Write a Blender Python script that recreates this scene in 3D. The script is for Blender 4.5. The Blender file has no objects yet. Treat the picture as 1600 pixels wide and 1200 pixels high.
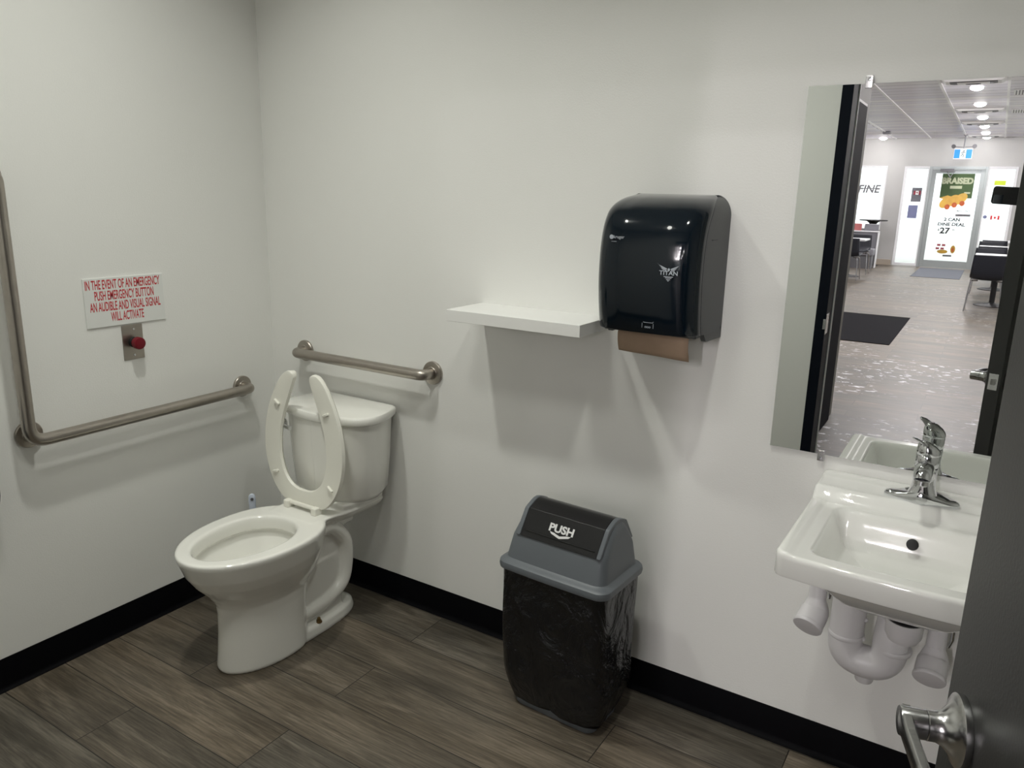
import bpy, bmesh, math, random
from mathutils import Vector, Matrix, Euler
random.seed(7)
S = bpy.context.scene
COL = S.collection
PI = math.pi

# ------------------------------------------------------------------ camera, world, exposure
cam_d = bpy.data.cameras.new('camera')
cam = bpy.data.objects.new('camera', cam_d); COL.objects.link(cam)
cam_d.sensor_width = 36.0; cam_d.lens = 36.0 * 1209.8 / 1600
cam_d.clip_start = 0.01; cam_d.clip_end = 200
cam.location = (2.3787, -2.0318, 1.5034)
cam.rotation_euler = (1.3279, -0.0227, 0.5636)
S.camera = cam

w = bpy.data.worlds.new('overcast_sky'); S.world = w; w.use_nodes = True
bg = w.node_tree.nodes['Background']
bg.inputs[0].default_value = (0.98, 0.97, 1.0, 1); bg.inputs[1].default_value = 2.6

S.view_settings.view_transform = 'Standard'; S.view_settings.look = 'None'
S.view_settings.gamma = 1.0; S.view_settings.use_curve_mapping = False
S.view_settings.exposure = 0.0
S.cycles.use_denoising = True
S.cycles.max_bounces = 10; S.cycles.diffuse_bounces = 5; S.cycles.glossy_bounces = 6
S.cycles.transparent_max_bounces = 12; S.cycles.sample_clamp_indirect = 4.0

REST_LIGHTS = [(0.72, -0.87, 7.6, .11, 121, 'small round ceiling lamp above the toilet'), (1.88, -0.90, 4.8, .11, 121, 'small round ceiling lamp nearer the sink'), (1.30, -1.42, 5.0, .34, 124, 'added unseen fill lamp, wide and round, just inside the doorway')]   # washroom ceiling lamps: x, y, watts, width, beam; the third is an added unseen fill
DINING_LAMP = 850.0                                       # strength of the lens of a dining room downlight

# ------------------------------------------------------------------ materials
def nodes(m): return m.node_tree.nodes, m.node_tree.links
def mat(name, col, rough=0.5, metal=0.0, coat=0.0, spec=None, bump=0.0, bscale=60.0, var=0.0, vscale=5.0, aniso=None, emit=None, estr=0.0):
    m = bpy.data.materials.new(name); m.use_nodes = True
    n, l = nodes(m); p = n['Principled BSDF']
    p.inputs['Base Color'].default_value = (*col, 1); p.inputs['Roughness'].default_value = rough
    p.inputs['Metallic'].default_value = metal; p.inputs['Coat Weight'].default_value = coat
    if coat: p.inputs['Coat Roughness'].default_value = 0.05
    if spec is not None: p.inputs['Specular IOR Level'].default_value = spec
    if emit: p.inputs['Emission Color'].default_value = (*emit, 1); p.inputs['Emission Strength'].default_value = estr
    tc = n.new('ShaderNodeTexCoord'); mp = n.new('ShaderNodeMapping'); l.new(tc.outputs['Object'], mp.inputs[0])
    if aniso: mp.inputs['Scale'].default_value = aniso
    if bump:
        t = n.new('ShaderNodeTexNoise'); t.inputs['Scale'].default_value = bscale; t.inputs['Detail'].default_value = 4
        b = n.new('ShaderNodeBump'); b.inputs['Strength'].default_value = bump; b.inputs['Distance'].default_value = 0.004
        l.new(mp.outputs[0], t.inputs[0]); l.new(t.outputs[0], b.inputs['Height']); l.new(b.outputs[0], p.inputs['Normal'])
    if var:
        t = n.new('ShaderNodeTexNoise'); t.inputs['Scale'].default_value = vscale; t.inputs['Detail'].default_value = 3
        r = n.new('ShaderNodeMix'); r.data_type = 'RGBA'
        r.inputs[6].default_value = (*[c * (1 - var) for c in col], 1); r.inputs[7].default_value = (*[min(1, c * (1 + var)) for c in col], 1)
        l.new(mp.outputs[0], t.inputs[0]); l.new(t.outputs[0], r.inputs[0]); l.new(r.outputs[2], p.inputs['Base Color'])
    return m

M = {}
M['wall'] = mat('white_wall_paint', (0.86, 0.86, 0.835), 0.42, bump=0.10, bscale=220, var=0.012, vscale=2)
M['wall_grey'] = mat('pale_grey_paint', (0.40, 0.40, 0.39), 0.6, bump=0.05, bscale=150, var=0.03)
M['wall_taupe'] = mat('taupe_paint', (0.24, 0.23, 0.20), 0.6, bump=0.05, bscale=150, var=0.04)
M['ceil'] = mat('ceiling_paint', (0.88, 0.88, 0.87), 0.7, var=0.01)
M['base'] = mat('black_rubber', (0.0025, 0.0025, 0.0035), 0.55, spec=0.06, bump=0.05, bscale=40, var=0.2)
M['china'] = mat('vitreous_china', (0.87, 0.865, 0.82), 0.10, coat=0.6, var=0.008, vscale=6)
M['china_sink'] = mat('white_vitreous_china', (0.87, 0.87, 0.84), 0.08, coat=0.7, var=0.008, vscale=6)
M['seat'] = mat('cream_plastic', (0.86, 0.85, 0.775), 0.32, var=0.01)
M['water'] = mat('bowl_water', (0.70, 0.70, 0.66), 0.02, spec=0.6, var=0.01)
M['steel'] = mat('brushed_steel', (0.42, 0.385, 0.345), 0.33, 1.0, bump=0.08, bscale=90, var=0.12, vscale=30)
M['chrome'] = mat('chrome', (0.72, 0.73, 0.75), 0.07, 1.0, var=0.02)
M['satin'] = mat('satin_chrome', (0.55, 0.55, 0.55), 0.22, 1.0, bump=0.03, bscale=200, var=0.05, vscale=40)
M['brass'] = mat('corroded_brass', (0.20, 0.13, 0.05), 0.6, 0.6, bump=0.5, bscale=200, var=0.4, vscale=90)
M['shelf'] = mat('white_laminate', (0.82, 0.82, 0.80), 0.33, var=0.01)
M['disp'] = mat('smoked_black_plastic', (0.003, 0.007, 0.012), 0.10, spec=0.3, coat=0.25, var=0.2)
M['disp_side'] = mat('dark_grey_plastic', (0.045, 0.05, 0.052), 0.38, bump=0.06, bscale=300, var=0.05)
M['logo'] = mat('silver_print', (0.42, 0.45, 0.50), 0.4, var=0.02)
M['kraft'] = mat('kraft_paper', (0.40, 0.285, 0.20), 0.8, bump=0.15, bscale=150, var=0.07, vscale=30)
M['binlid'] = mat('grey_plastic', (0.125, 0.14, 0.155), 0.42, bump=0.05, bscale=250, var=0.04)
M['flap'] = mat('black_flap_plastic', (0.008, 0.008, 0.009), 0.30, bump=0.15, bscale=500, var=0.1)
M['push'] = mat('white_print', (0.80, 0.80, 0.80), 0.5, var=0.01)
M['red_print'] = mat('red_print', (0.55, 0.03, 0.04), 0.5, var=0.05)
M['sign'] = mat('white_sign_plastic', (0.80, 0.81, 0.79), 0.3, var=0.01)
M['button'] = mat('dark_red_plastic', (0.17, 0.006, 0.015), 0.45, spec=0.3, var=0.1)
M['black'] = mat('matt_black', (0.006, 0.006, 0.007), 0.5, var=0.1)
M['pvc'] = mat('white_vinyl', (0.70, 0.685, 0.70), 0.33, var=0.02, vscale=20)
M['door'] = mat('charcoal_door_paint', (0.040, 0.040, 0.039), 0.36, bump=0.06, bscale=220, var=0.05)
M['frame'] = mat('black_frame_paint', (0.006, 0.008, 0.014), 0.5, spec=0.10, bump=0.03, bscale=120, var=0.1)
M['brush'] = mat('pale_blue_plastic', (0.62, 0.68, 0.80), 0.35, var=0.02)
M['alu'] = mat('anodised_aluminium', (0.34, 0.37, 0.37), 0.4, 0.4, var=0.04)
M['alu_white'] = mat('white_aluminium', (0.75, 0.76, 0.78), 0.35, var=0.02)
M['mat_black'] = mat('black_ribbed_mat', (0.006, 0.006, 0.008), 0.95, spec=0.1, bump=0.9, bscale=90, aniso=(0.05, 1, 1), var=0.25, vscale=60)
M['mat_grey'] = mat('grey_door_mat', (0.10, 0.11, 0.13), 0.95, bump=0.6, bscale=100, var=0.2, vscale=70)
M['navy'] = mat('black_vinyl_chair', (0.012, 0.014, 0.022), 0.45, bump=0.1, bscale=120, var=0.1)
M['tabletop'] = mat('white_edged_laminate', (0.62, 0.62, 0.63), 0.25, var=0.02)
M['greyvinyl'] = mat('grey_vinyl', (0.18, 0.18, 0.20), 0.5, bump=0.08, bscale=90, var=0.06)
M['redvinyl'] = mat('faded_red_vinyl', (0.40, 0.12, 0.12), 0.5, bump=0.08, bscale=90, var=0.08)
M['white_trim'] = mat('white_trim_paint', (0.95, 0.95, 0.95), 0.35, var=0.01)
M['beige_trim'] = mat('beige_baseboard', (0.38, 0.33, 0.27), 0.5, var=0.04)
M['lens'] = mat('lamp_lens', (1, 1, 1), 0.4, emit=(1.0, 0.935, 0.95), estr=DINING_LAMP)
M['lens_wc'] = mat('washroom_lamp_lens', (1, 1, 1), 0.4, emit=(1.0, 0.97, 0.88), estr=22.0)
M['lens_fill'] = mat('fill_lamp_lens', (1, 1, 1), 0.4, emit=(1.0, 0.98, 0.92), estr=3.0)
M['phone'] = mat('black_phone_case', (0.010, 0.010, 0.011), 0.4, var=0.1)
M['skin'] = mat('skin', (0.45, 0.27, 0.19), 0.5, bump=0.1, bscale=200, var=0.08, vscale=20)
M['sweater'] = mat('dark_grey_knit', (0.03, 0.03, 0.035), 0.9, bump=0.6, bscale=260, var=0.15, vscale=40)
M['trousers'] = mat('black_trousers', (0.012, 0.012, 0.015), 0.85, bump=0.3, bscale=200, var=0.1)
M['hair'] = mat('dark_brown_hair', (0.02, 0.012, 0.008), 0.5, bump=0.8, bscale=120, aniso=(1, 1, 0.1), var=0.3, vscale=60)
M['poster_green'] = mat('green_poster_print', (0.24, 0.33, 0.17), 0.6, var=0.03)
M['poster_cream'] = mat('cream_poster_print', (0.80, 0.84, 0.62), 0.6, var=0.02)
M['poster_yellow'] = mat('yellow_food_print', (0.85, 0.62, 0.18), 0.6, bump=0.05, var=0.15, vscale=14)
M['poster_orange'] = mat('orange_food_print', (0.72, 0.24, 0.10), 0.6, var=0.3, vscale=30)
M['poster_grey'] = mat('grey_print', (0.12, 0.12, 0.13), 0.6, var=0.03)
M['notice'] = mat('grey_notice_paper', (0.30, 0.30, 0.33), 0.7, var=0.1, vscale=20)
M['notice_blue'] = mat('pale_blue_notice_paper', (0.36, 0.38, 0.55), 0.7, var=0.05, vscale=20)
M['notice_red'] = mat('dark_red_print', (0.25, 0.03, 0.05), 0.6, var=0.1)
M['lime'] = mat('lime_print', (0.72, 0.80, 0.10), 0.6, var=0.03)
M['exit_blue'] = mat('lit_blue_sign', (0.0, 0.12, 0.35), 0.4, emit=(0.0, 0.25, 0.70), estr=0.5)
M['exit_green'] = mat('lit_green_sign', (0.0, 0.4, 0.3), 0.4, emit=(0.02, 0.45, 0.35), estr=0.7)
M['exit_white'] = mat('lit_white_sign', (0.5, 0.58, 0.58), 0.4, emit=(0.75, 0.95, 0.95), estr=0.35)
M['matte_door'] = mat('matt_black_door_paint', (0.006, 0.007, 0.011), 0.75, spec=0.08, var=0.1)
M['pavement'] = mat('pale_concrete_pavement', (0.62, 0.61, 0.58), 0.85, bump=0.2, bscale=30, var=0.08)
M['vent'] = mat('grey_vent_slots', (0.12, 0.12, 0.13), 0.5, var=0.05)

for k_ in ('poster_green', 'poster_cream', 'poster_yellow', 'poster_orange', 'notice', 'notice_blue', 'lime'):      # printed film lets daylight through
    m = M[k_]; n, l = nodes(m); p = n['Principled BSDF']; tl = n.new('ShaderNodeBsdfTranslucent'); mx = n.new('ShaderNodeMixShader'); mx.inputs[0].default_value = .6
    if p.inputs['Base Color'].is_linked: l.new(p.inputs['Base Color'].links[0].from_socket, tl.inputs[0])
    else: tl.inputs[0].default_value = p.inputs['Base Color'].default_value
    l.new(p.outputs[0], mx.inputs[1]); l.new(tl.outputs[0], mx.inputs[2]); l.new(mx.outputs[0], n['Material Output'].inputs[0])
# mirror silvering
m = bpy.data.materials.new('silvered_mirror'); m.use_nodes = True; n, l = nodes(m); p = n['Principled BSDF']
p.inputs['Metallic'].default_value = 1; p.inputs['Roughness'].default_value = 0.003
t = n.new('ShaderNodeTexNoise'); t.inputs['Scale'].default_value = 3
r = n.new('ShaderNodeMix'); r.data_type = 'RGBA'; r.inputs[6].default_value = (0.775, 0.80, 0.78, 1); r.inputs[7].default_value = (0.80, 0.82, 0.80, 1)
l.new(t.outputs[0], r.inputs[0]); l.new(r.outputs[2], p.inputs['Base Color']); M['mirror'] = m
# window glass
m = bpy.data.materials.new('clear_glass'); m.use_nodes = True; n, l = nodes(m)
for x in list(n):
    if x.type != 'OUTPUT_MATERIAL': n.remove(x)
out = [x for x in n if x.type == 'OUTPUT_MATERIAL'][0]
tr = n.new('ShaderNodeBsdfTransparent'); tr.inputs[0].default_value = (0.93, 0.96, 0.96, 1)
gl = n.new('ShaderNodeBsdfGlossy'); gl.inputs['Roughness'].default_value = 0.02
fr = n.new('ShaderNodeFresnel'); fr.inputs[0].default_value = 1.45
mx = n.new('ShaderNodeMixShader'); l.new(fr.outputs[0], mx.inputs[0]); l.new(tr.outputs[0], mx.inputs[1]); l.new(gl.outputs[0], mx.inputs[2]); l.new(mx.outputs[0], out.inputs[0])
M['glass'] = m
# thin translucent bin bag
m = bpy.data.materials.new('black_bin_bag_film'); m.use_nodes = True; n, l = nodes(m); p = n['Principled BSDF']
p.inputs['Base Color'].default_value = (0.003, 0.0035, 0.005, 1); p.inputs['Roughness'].default_value = 0.24
p.inputs['Specular IOR Level'].default_value = 0.5
tc = n.new('ShaderNodeTexCoord'); mp = n.new('ShaderNodeMapping'); mp.inputs['Scale'].default_value = (1.0, 1.0, 0.7)
t = n.new('ShaderNodeTexNoise'); t.inputs['Scale'].default_value = 9; t.inputs['Detail'].default_value = 6; t.inputs['Distortion'].default_value = 1.6
t2 = n.new('ShaderNodeTexNoise'); t2.inputs['Scale'].default_value = 60; t2.inputs['Detail'].default_value = 3
ad = n.new('ShaderNodeMath'); ad.operation = 'MULTIPLY_ADD'; ad.inputs[1].default_value = 0.12
b = n.new('ShaderNodeBump'); b.inputs['Strength'].default_value = 1.0; b.inputs['Distance'].default_value = 0.035
l.new(tc.outputs['Object'], mp.inputs[0]); l.new(mp.outputs[0], t.inputs[0]); l.new(mp.outputs[0], t2.inputs[0])
l.new(t2.outputs[0], ad.inputs[0]); l.new(t.outputs[0], ad.inputs[2]); l.new(ad.outputs[0], b.inputs['Height']); l.new(b.outputs[0], p.inputs['Normal'])
M['bag'] = m

# vinyl plank floor (planks run along x), painted lamp glints on the dining side
m = bpy.data.materials.new('vinyl_plank_floor'); m.use_nodes = True; n, l = nodes(m); p = n['Principled BSDF']
tc = n.new('ShaderNodeTexCoord')
def mapping(scale, loc=(0, 0, 0)):
    q = n.new('ShaderNodeMapping'); q.inputs['Scale'].default_value = scale; q.inputs['Location'].default_value = loc
    l.new(tc.outputs['Object'], q.inputs[0]); return q.outputs[0]
def noise(vec, sc, det=4, rough=0.55, dist=0.0):
    q = n.new('ShaderNodeTexNoise'); q.inputs['Scale'].default_value = sc; q.inputs['Detail'].default_value = det
    q.inputs['Roughness'].default_value = rough; q.inputs['Distortion'].default_value = dist; l.new(vec, q.inputs[0]); return q.outputs[0]
def ramp(fac, stops):
    q = n.new('ShaderNodeValToRGB'); e = q.color_ramp.elements
    while len(e) > 1: e.remove(e[-1])
    e[0].position = stops[0][0]; e[0].color = (*stops[0][1], 1)
    for pos, c in stops[1:]:
        k = e.new(pos); k.color = (*c, 1)
    l.new(fac, q.inputs[0]); return q.outputs[0]
def mixc(a, b_, fac=None, typ='MIX', f=0.5):
    q = n.new('ShaderNodeMix'); q.data_type = 'RGBA'; q.blend_type = typ; q.inputs[0].default_value = f
    if fac is not None: l.new(fac, q.inputs[0])
    l.new(a, q.inputs[6])
    if isinstance(b_, tuple): q.inputs[7].default_value = (*b_, 1)
    else: l.new(b_, q.inputs[7])
    return q.outputs[2]
br = n.new('ShaderNodeTexBrick'); l.new(mapping((1, 1, 1), (0.37, 0.02, 0)), br.inputs['Vector'])
br.inputs['Scale'].default_value = 1.0; br.inputs['Brick Width'].default_value = 1.22; br.inputs['Row Height'].default_value = 0.18
br.inputs['Mortar Size'].default_value = 0.0016; br.inputs['Mortar Smooth'].default_value = 0.3; br.offset = 0.37; br.offset_frequency = 2
br.inputs['Color1'].default_value = (0.0, 0.0, 0.0, 1); br.inputs['Color2'].default_value = (1, 1, 1, 1); br.inputs['Mortar'].default_value = (0.5, 0.5, 0.5, 1)
sep = n.new('ShaderNodeSeparateColor'); l.new(br.outputs['Color'], sep.inputs[0])
# shift the grain of each plank by its random tone
cmb = n.new('ShaderNodeCombineXYZ'); mu = n.new('ShaderNodeMath'); mu.operation = 'MULTIPLY'; mu.inputs[1].default_value = 17.0
l.new(sep.outputs[0], mu.inputs[0]); l.new(mu.outputs[0], cmb.inputs[0]); l.new(mu.outputs[0], cmb.inputs[1])
def shifted(scale):
    q = n.new('ShaderNodeVectorMath'); q.operation = 'ADD'; l.new(mapping(scale), q.inputs[0]); l.new(cmb.outputs[0], q.inputs[1]); return q.outputs[0]
g1 = noise(shifted((1.3, 11, 1)), 1.6, 9, 0.66, 0.9)
g2 = noise(shifted((6, 120, 1)), 1.5, 5, 0.6)
g3 = noise(shifted((1.2, 3.5, 1)), 1.7, 4, 0.5)
base = ramp(g1, [(0.30, (0.070, 0.059, 0.044)), (0.47, (0.112, 0.096, 0.076)), (0.60, (0.158, 0.138, 0.112)), (0.75, (0.225, 0.200, 0.168))])
base = mixc(base, ramp(g2, [(0.35, (0.45, 0.44, 0.43)), (0.65, (1.25, 1.24, 1.22))]), typ='MULTIPLY', f=0.7)
base = mixc(base, ramp(g3, [(0.3, (0.62, 0.63, 0.62)), (0.7, (1.30, 1.27, 1.22))]), typ='MULTIPLY', f=0.8)
base = mixc(base, ramp(sep.outputs[0], [(0.0, (0.80, 0.82, 0.84)), (1.0, (1.18, 1.12, 1.06))]), typ='MULTIPLY', f=1.0)
base = mixc(base, (0.015, 0.013, 0.011), fac=br.outputs['Fac'])
# ceiling lamp reflections painted as ragged white flecks, dining side only
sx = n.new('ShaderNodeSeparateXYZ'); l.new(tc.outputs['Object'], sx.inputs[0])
glint_patch = ramp(noise(mapping((0.9, 1.1, 1)), 0.8, 2), [(0.44, (0, 0, 0)), (0.56, (1, 1, 1))])
glint_fleck = ramp(noise(mapping((8, 13, 1)), 1.3, 5, 0.62, 0.3), [(0.59, (0, 0, 0)), (0.615, (1, 1, 1))])
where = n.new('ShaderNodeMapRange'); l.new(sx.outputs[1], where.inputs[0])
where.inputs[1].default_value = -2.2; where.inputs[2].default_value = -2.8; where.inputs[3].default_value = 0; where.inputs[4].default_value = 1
mk = mixc(glint_patch, glint_fleck, typ='MULTIPLY', f=1.0)
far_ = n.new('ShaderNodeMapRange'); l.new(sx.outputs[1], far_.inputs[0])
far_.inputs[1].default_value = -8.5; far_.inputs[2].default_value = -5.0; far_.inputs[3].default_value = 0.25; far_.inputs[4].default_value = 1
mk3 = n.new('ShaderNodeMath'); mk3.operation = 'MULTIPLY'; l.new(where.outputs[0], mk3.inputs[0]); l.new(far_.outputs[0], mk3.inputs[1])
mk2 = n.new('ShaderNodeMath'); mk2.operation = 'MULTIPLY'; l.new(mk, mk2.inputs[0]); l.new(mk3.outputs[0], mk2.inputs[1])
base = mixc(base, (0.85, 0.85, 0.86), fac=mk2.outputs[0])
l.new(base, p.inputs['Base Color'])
rg = n.new('ShaderNodeMapRange'); l.new(g1, rg.inputs[0]); rg.inputs[3].default_value = 0.36; rg.inputs[4].default_value = 0.55
l.new(rg.outputs[0], p.inputs['Roughness'])
b = n.new('ShaderNodeBump'); b.inputs['Strength'].default_value = 0.25; b.inputs['Distance'].default_value = 0.002
l.new(g2, b.inputs['Height']); l.new(b.outputs[0], p.inputs['Normal'])
M['floor'] = m

# slatted dining ceiling panels: seams across x
m = bpy.data.materials.new('slatted_ceiling_panels'); m.use_nodes = True; n, l = nodes(m); p = n['Principled BSDF']
tc = n.new('ShaderNodeTexCoord'); p.inputs['Roughness'].default_value = 0.35
br = n.new('ShaderNodeTexBrick'); l.new(mapping((1, 1, 1)), br.inputs['Vector'])
br.inputs['Scale'].default_value = 1; br.inputs['Brick Width'].default_value = 40; br.inputs['Row Height'].default_value = 0.305
br.inputs['Mortar Size'].default_value = 0.012; br.inputs['Mortar Smooth'].default_value = 0.2; br.offset = 0.5
br.inputs['Color1'].default_value = (0.78, 0.75, 0.87, 1); br.inputs['Color2'].default_value = (1.0, 0.97, 1.0, 1); br.inputs['Mortar'].default_value = (0.26, 0.25, 0.29, 1)
c = mixc(br.outputs['Color'], ramp(noise(mapping((0.6, 40, 1)), 1.2, 3), [(0.35, (0.80, 0.80, 0.82)), (0.65, (1.15, 1.15, 1.15))]), typ='MULTIPLY', f=0.8)
l.new(c, p.inputs['Base Color']); M['slats'] = m

# ------------------------------------------------------------------ mesh helpers
class MB:
    def __init__(s): s.v = []; s.f = []; s.mi = []
    def add(s, vs, fs, mi=0):
        o = len(s.v); s.v += [tuple(v) for v in vs]; s.f += [tuple(i + o for i in f) for f in fs]; s.mi += [mi] * len(fs); return s
    def box(s, x0, x1, y0, y1, z0, z1, mi=0, mt=None):
        vs = [Vector((x, y, z)) for x in (x0, x1) for y in (y0, y1) for z in (z0, z1)]
        if mt: vs = [mt @ v for v in vs]
        return s.add(vs, [(0, 1, 3, 2), (4, 6, 7, 5), (0, 4, 5, 1), (2, 3, 7, 6), (0, 2, 6, 4), (1, 5, 7, 3)], mi)
    def loft(s, loops, cap0=True, cap1=True, mi=0, closed=True):
        n_ = len(loops[0]); vs = [p_ for L in loops for p_ in L]; fs = []
        for k in range(len(loops) - 1):
            for i in range(n_ if closed else n_ - 1):
                j = (i + 1) % n_
                fs.append((k * n_ + i, k * n_ + j, (k + 1) * n_ + j, (k + 1) * n_ + i))
        if cap0: fs.append(tuple(reversed(range(n_))))
        if cap1: fs.append(tuple((len(loops) - 1) * n_ + i for i in range(n_)))
        return s.add(vs, fs, mi)
    def lathe(s, prof, origin, axis=(0, 0, 1), n_=32, mi=0, cap0=True, cap1=True):
        ax = Vector(axis).normalized(); a = ax.orthogonal().normalized(); b_ = ax.cross(a); o = Vector(origin)
        loops = [[o + ax * h + (a * math.cos(2 * PI * i / n_) + b_ * math.sin(2 * PI * i / n_)) * max(r_, 1e-5) for i in range(n_)] for r_, h in prof]
        return s.loft(loops, cap0, cap1, mi)
    def tube(s, pts, r_, n_=16, mi=0, cap=True):
        P = [Vector(q) for q in pts]; N = len(P); rr = r_ if isinstance(r_, (list, tuple)) else [r_] * N
        T = []
        for i in range(N):
            d = (P[min(i + 1, N - 1)] - P[max(i - 1, 0)]); T.append(d.normalized() if d.length > 1e-9 else Vector((0, 0, 1)))
        a = T[0].orthogonal().normalized(); loops = []
        for i in range(N):
            a = (a - T[i] * a.dot(T[i])).normalized(); b_ = T[i].cross(a)
            loops.append([P[i] + (a * math.cos(2 * PI * k / n_) + b_ * math.sin(2 * PI * k / n_)) * rr[i] for k in range(n_)])
        return s.loft(loops, cap, cap, mi)
    def prism(s, poly, fn, d0, d1, mi=0):
        n_ = len(poly); return s.loft([[fn(q, d0) for q in poly], [fn(q, d1) for q in poly]], True, True, mi)
    def build(s, name, mats, parent=None, smooth=35, bevel=0.0, seg=2, loc=None, rot=None, angle=30):
        me = bpy.data.meshes.new(name); me.from_pydata(s.v, [], s.f)
        mats = mats if isinstance(mats, (list, tuple)) else [mats]
        for q in mats: me.materials.append(M[q] if isinstance(q, str) else q)
        if len(mats) > 1: me.polygons.foreach_set('material_index', s.mi)
        bm = bmesh.new(); bm.from_mesh(me); bmesh.ops.recalc_face_normals(bm, faces=bm.faces); bm.to_mesh(me); bm.free()
        o = bpy.data.objects.new(name, me); COL.objects.link(o)
        if parent: o.parent = parent
        if loc: o.location = loc
        if rot: o.rotation_euler = rot
        if bevel:
            md = o.modifiers.new('edge', 'BEVEL'); md.width = bevel; md.segments = seg; md.limit_method = 'ANGLE'; md.angle_limit = math.radians(angle)
        if smooth or bevel:
            me.polygons.foreach_set('use_smooth', [True] * len(me.polygons))
            if not bevel: me.set_sharp_from_angle(angle=math.radians(smooth))
            else:
                me.set_sharp_from_angle(angle=math.radians(smooth or 35))
                wn = o.modifiers.new('weighted', 'WEIGHTED_NORMAL'); wn.keep_sharp = False; me.set_sharp_from_angle(angle=PI)
        return o

def empty(name, loc=(0, 0, 0), rz=0.0, rot=None):
    o = bpy.data.objects.new(name, None); COL.objects.link(o); o.location = loc; o.rotation_euler = rot or (0, 0, rz); o.empty_display_size = 0.05; return o
def tag(o, label=None, cat=None, group=None, kind=None):
    if label: o['label'] = label
    if cat: o['category'] = cat
    if group: o['group'] = group
    if kind: o['kind'] = kind
    return o
def struct(o, label=None, cat=None):
    return tag(o, label, cat, kind='structure')
def copy_tree(o, parent=None):
    c_ = o.copy(); COL.objects.link(c_)
    if parent: c_.parent = parent
    for ch in [q for q in bpy.data.objects if q.parent == o]: copy_tree(ch, c_)
    return c_
def rrect(hx, hy, r_, cx=0, cy=0, z=0, n_=8, bow=0.0):
    pts = []
    r_ = min(r_, hx, hy)
    for (sx_, sy_, a0) in ((1, 1, 0), (-1, 1, 90), (-1, -1, 180), (1, -1, 270)):
        for k in range(n_ + 1):
            a = math.radians(a0 + 90 * k / n_)
            x = sx_ * (hx - r_) + r_ * math.cos(a); y = sy_ * (hy - r_) + r_ * math.sin(a)
            pts.append((x, y))
    # resample the straight runs
    full = []
    for i, q in enumerate(pts):
        w_ = pts[(i + 1) % len(pts)]; d = math.dist(q, w_); m_ = max(1, int(d / 0.02)) if (i % (n_ + 1)) == n_ else 1
        m_ = 6 if (i % (n_ + 1)) == n_ else 1
        for k in range(m_): full.append((q[0] + (w_[0] - q[0]) * k / m_, q[1] + (w_[1] - q[1]) * k / m_))
    return [Vector((cx + x, cy + y - (bow * (1 - (x / hx) ** 2) if y < 0 else 0), z)) for x, y in full]
def fillet(pts, r_, n_=8):
    P = [Vector(q) for q in pts]; out_ = [P[0]]
    for i in range(1, len(P) - 1):
        a = (P[i - 1] - P[i]); b_ = (P[i + 1] - P[i]); ra = min(r_, a.length * .49, b_.length * .49); a.normalize(); b_.normalize()
        A = P[i] + a * ra; B = P[i] + b_ * ra
        for k in range(n_ + 1):
            t_ = k / n_; out_.append(A * (1 - t_) ** 2 + P[i] * 2 * t_ * (1 - t_) + B * t_ ** 2)
    out_.append(P[-1]); return out_
def catmull(pts, sub=5):
    P = [Vector(q) for q in pts]; out_ = []
    for i in range(len(P) - 1):
        p0, p1, p2, p3 = P[max(i - 1, 0)], P[i], P[i + 1], P[min(i + 2, len(P) - 1)]
        for k in range(sub):
            t_ = k / sub
            out_.append(0.5 * ((2 * p1) + (p2 - p0) * t_ + (2 * p0 - 5 * p1 + 4 * p2 - p3) * t_ ** 2 + (3 * p1 - p0 - 3 * p2 + p3) * t_ ** 3))
    out_.append(P[-1]); return out_
def text(mb, s_, size, origin, xd, yd, depth=0.0006, squeeze=1.0, bold=0.0, mi=0, align='CENTER', shear=0.0):
    """letters laid out at origin (centre of the line, baseline) along xd with up yd"""
    cu = bpy.data.curves.new('t', 'FONT'); cu.body = s_; cu.size = size; cu.align_x = align; cu.offset = bold; cu.extrude = depth / 2; cu.shear = shear; cu.resolution_u = 4
    o = bpy.data.objects.new('t', cu); COL.objects.link(o)
    bpy.context.view_layer.update()
    me = o.evaluated_get(bpy.context.evaluated_depsgraph_get()).to_mesh()
    X = Vector(xd).normalized(); Y = Vector(yd).normalized(); Z = X.cross(Y); O = Vector(origin)
    vs = [O + X * v.co.x * squeeze + Y * v.co.y + Z * v.co.z for v in me.vertices]
    fs = [tuple(f.vertices) for f in me.polygons]
    mb.add(vs, fs, mi); bpy.data.objects.remove(o); bpy.data.curves.remove(cu)
def disc(mb, c_, ax, r_, t_, mi=0, n_=24): mb.lathe([(r_, 0), (r_, t_)], c_, ax, n_, mi)

# ================================================================== THE WASHROOM SHELL
CEIL = 2.75; FRONT = -2.0; THK = 0.14; RIGHT = 3.05
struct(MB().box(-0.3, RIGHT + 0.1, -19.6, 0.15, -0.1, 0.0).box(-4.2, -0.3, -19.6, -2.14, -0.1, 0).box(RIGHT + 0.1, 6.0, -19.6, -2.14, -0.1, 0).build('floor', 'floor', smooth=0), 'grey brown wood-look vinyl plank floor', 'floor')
struct(MB().box(-0.12, RIGHT + 0.1, 0, 0.12, 0, CEIL + .1).build('wall_back', 'wall', smooth=0), 'white painted wall behind the toilet, shelf, dispenser, mirror and sink', 'wall')
struct(MB().box(-0.12, 0, FRONT - THK, 0, 0, CEIL + .1).build('wall_left', 'wall', smooth=0), 'white painted side wall with the L-shaped grab bar', 'wall')
struct(MB().box(RIGHT, RIGHT + 0.1, FRONT - THK, 0, 0, CEIL + .1).build('wall_right', 'wall', smooth=0), 'white washroom wall on the sink side', 'wall')
OX0, OX1, OZ = 1.71, 2.71, 2.12
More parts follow.
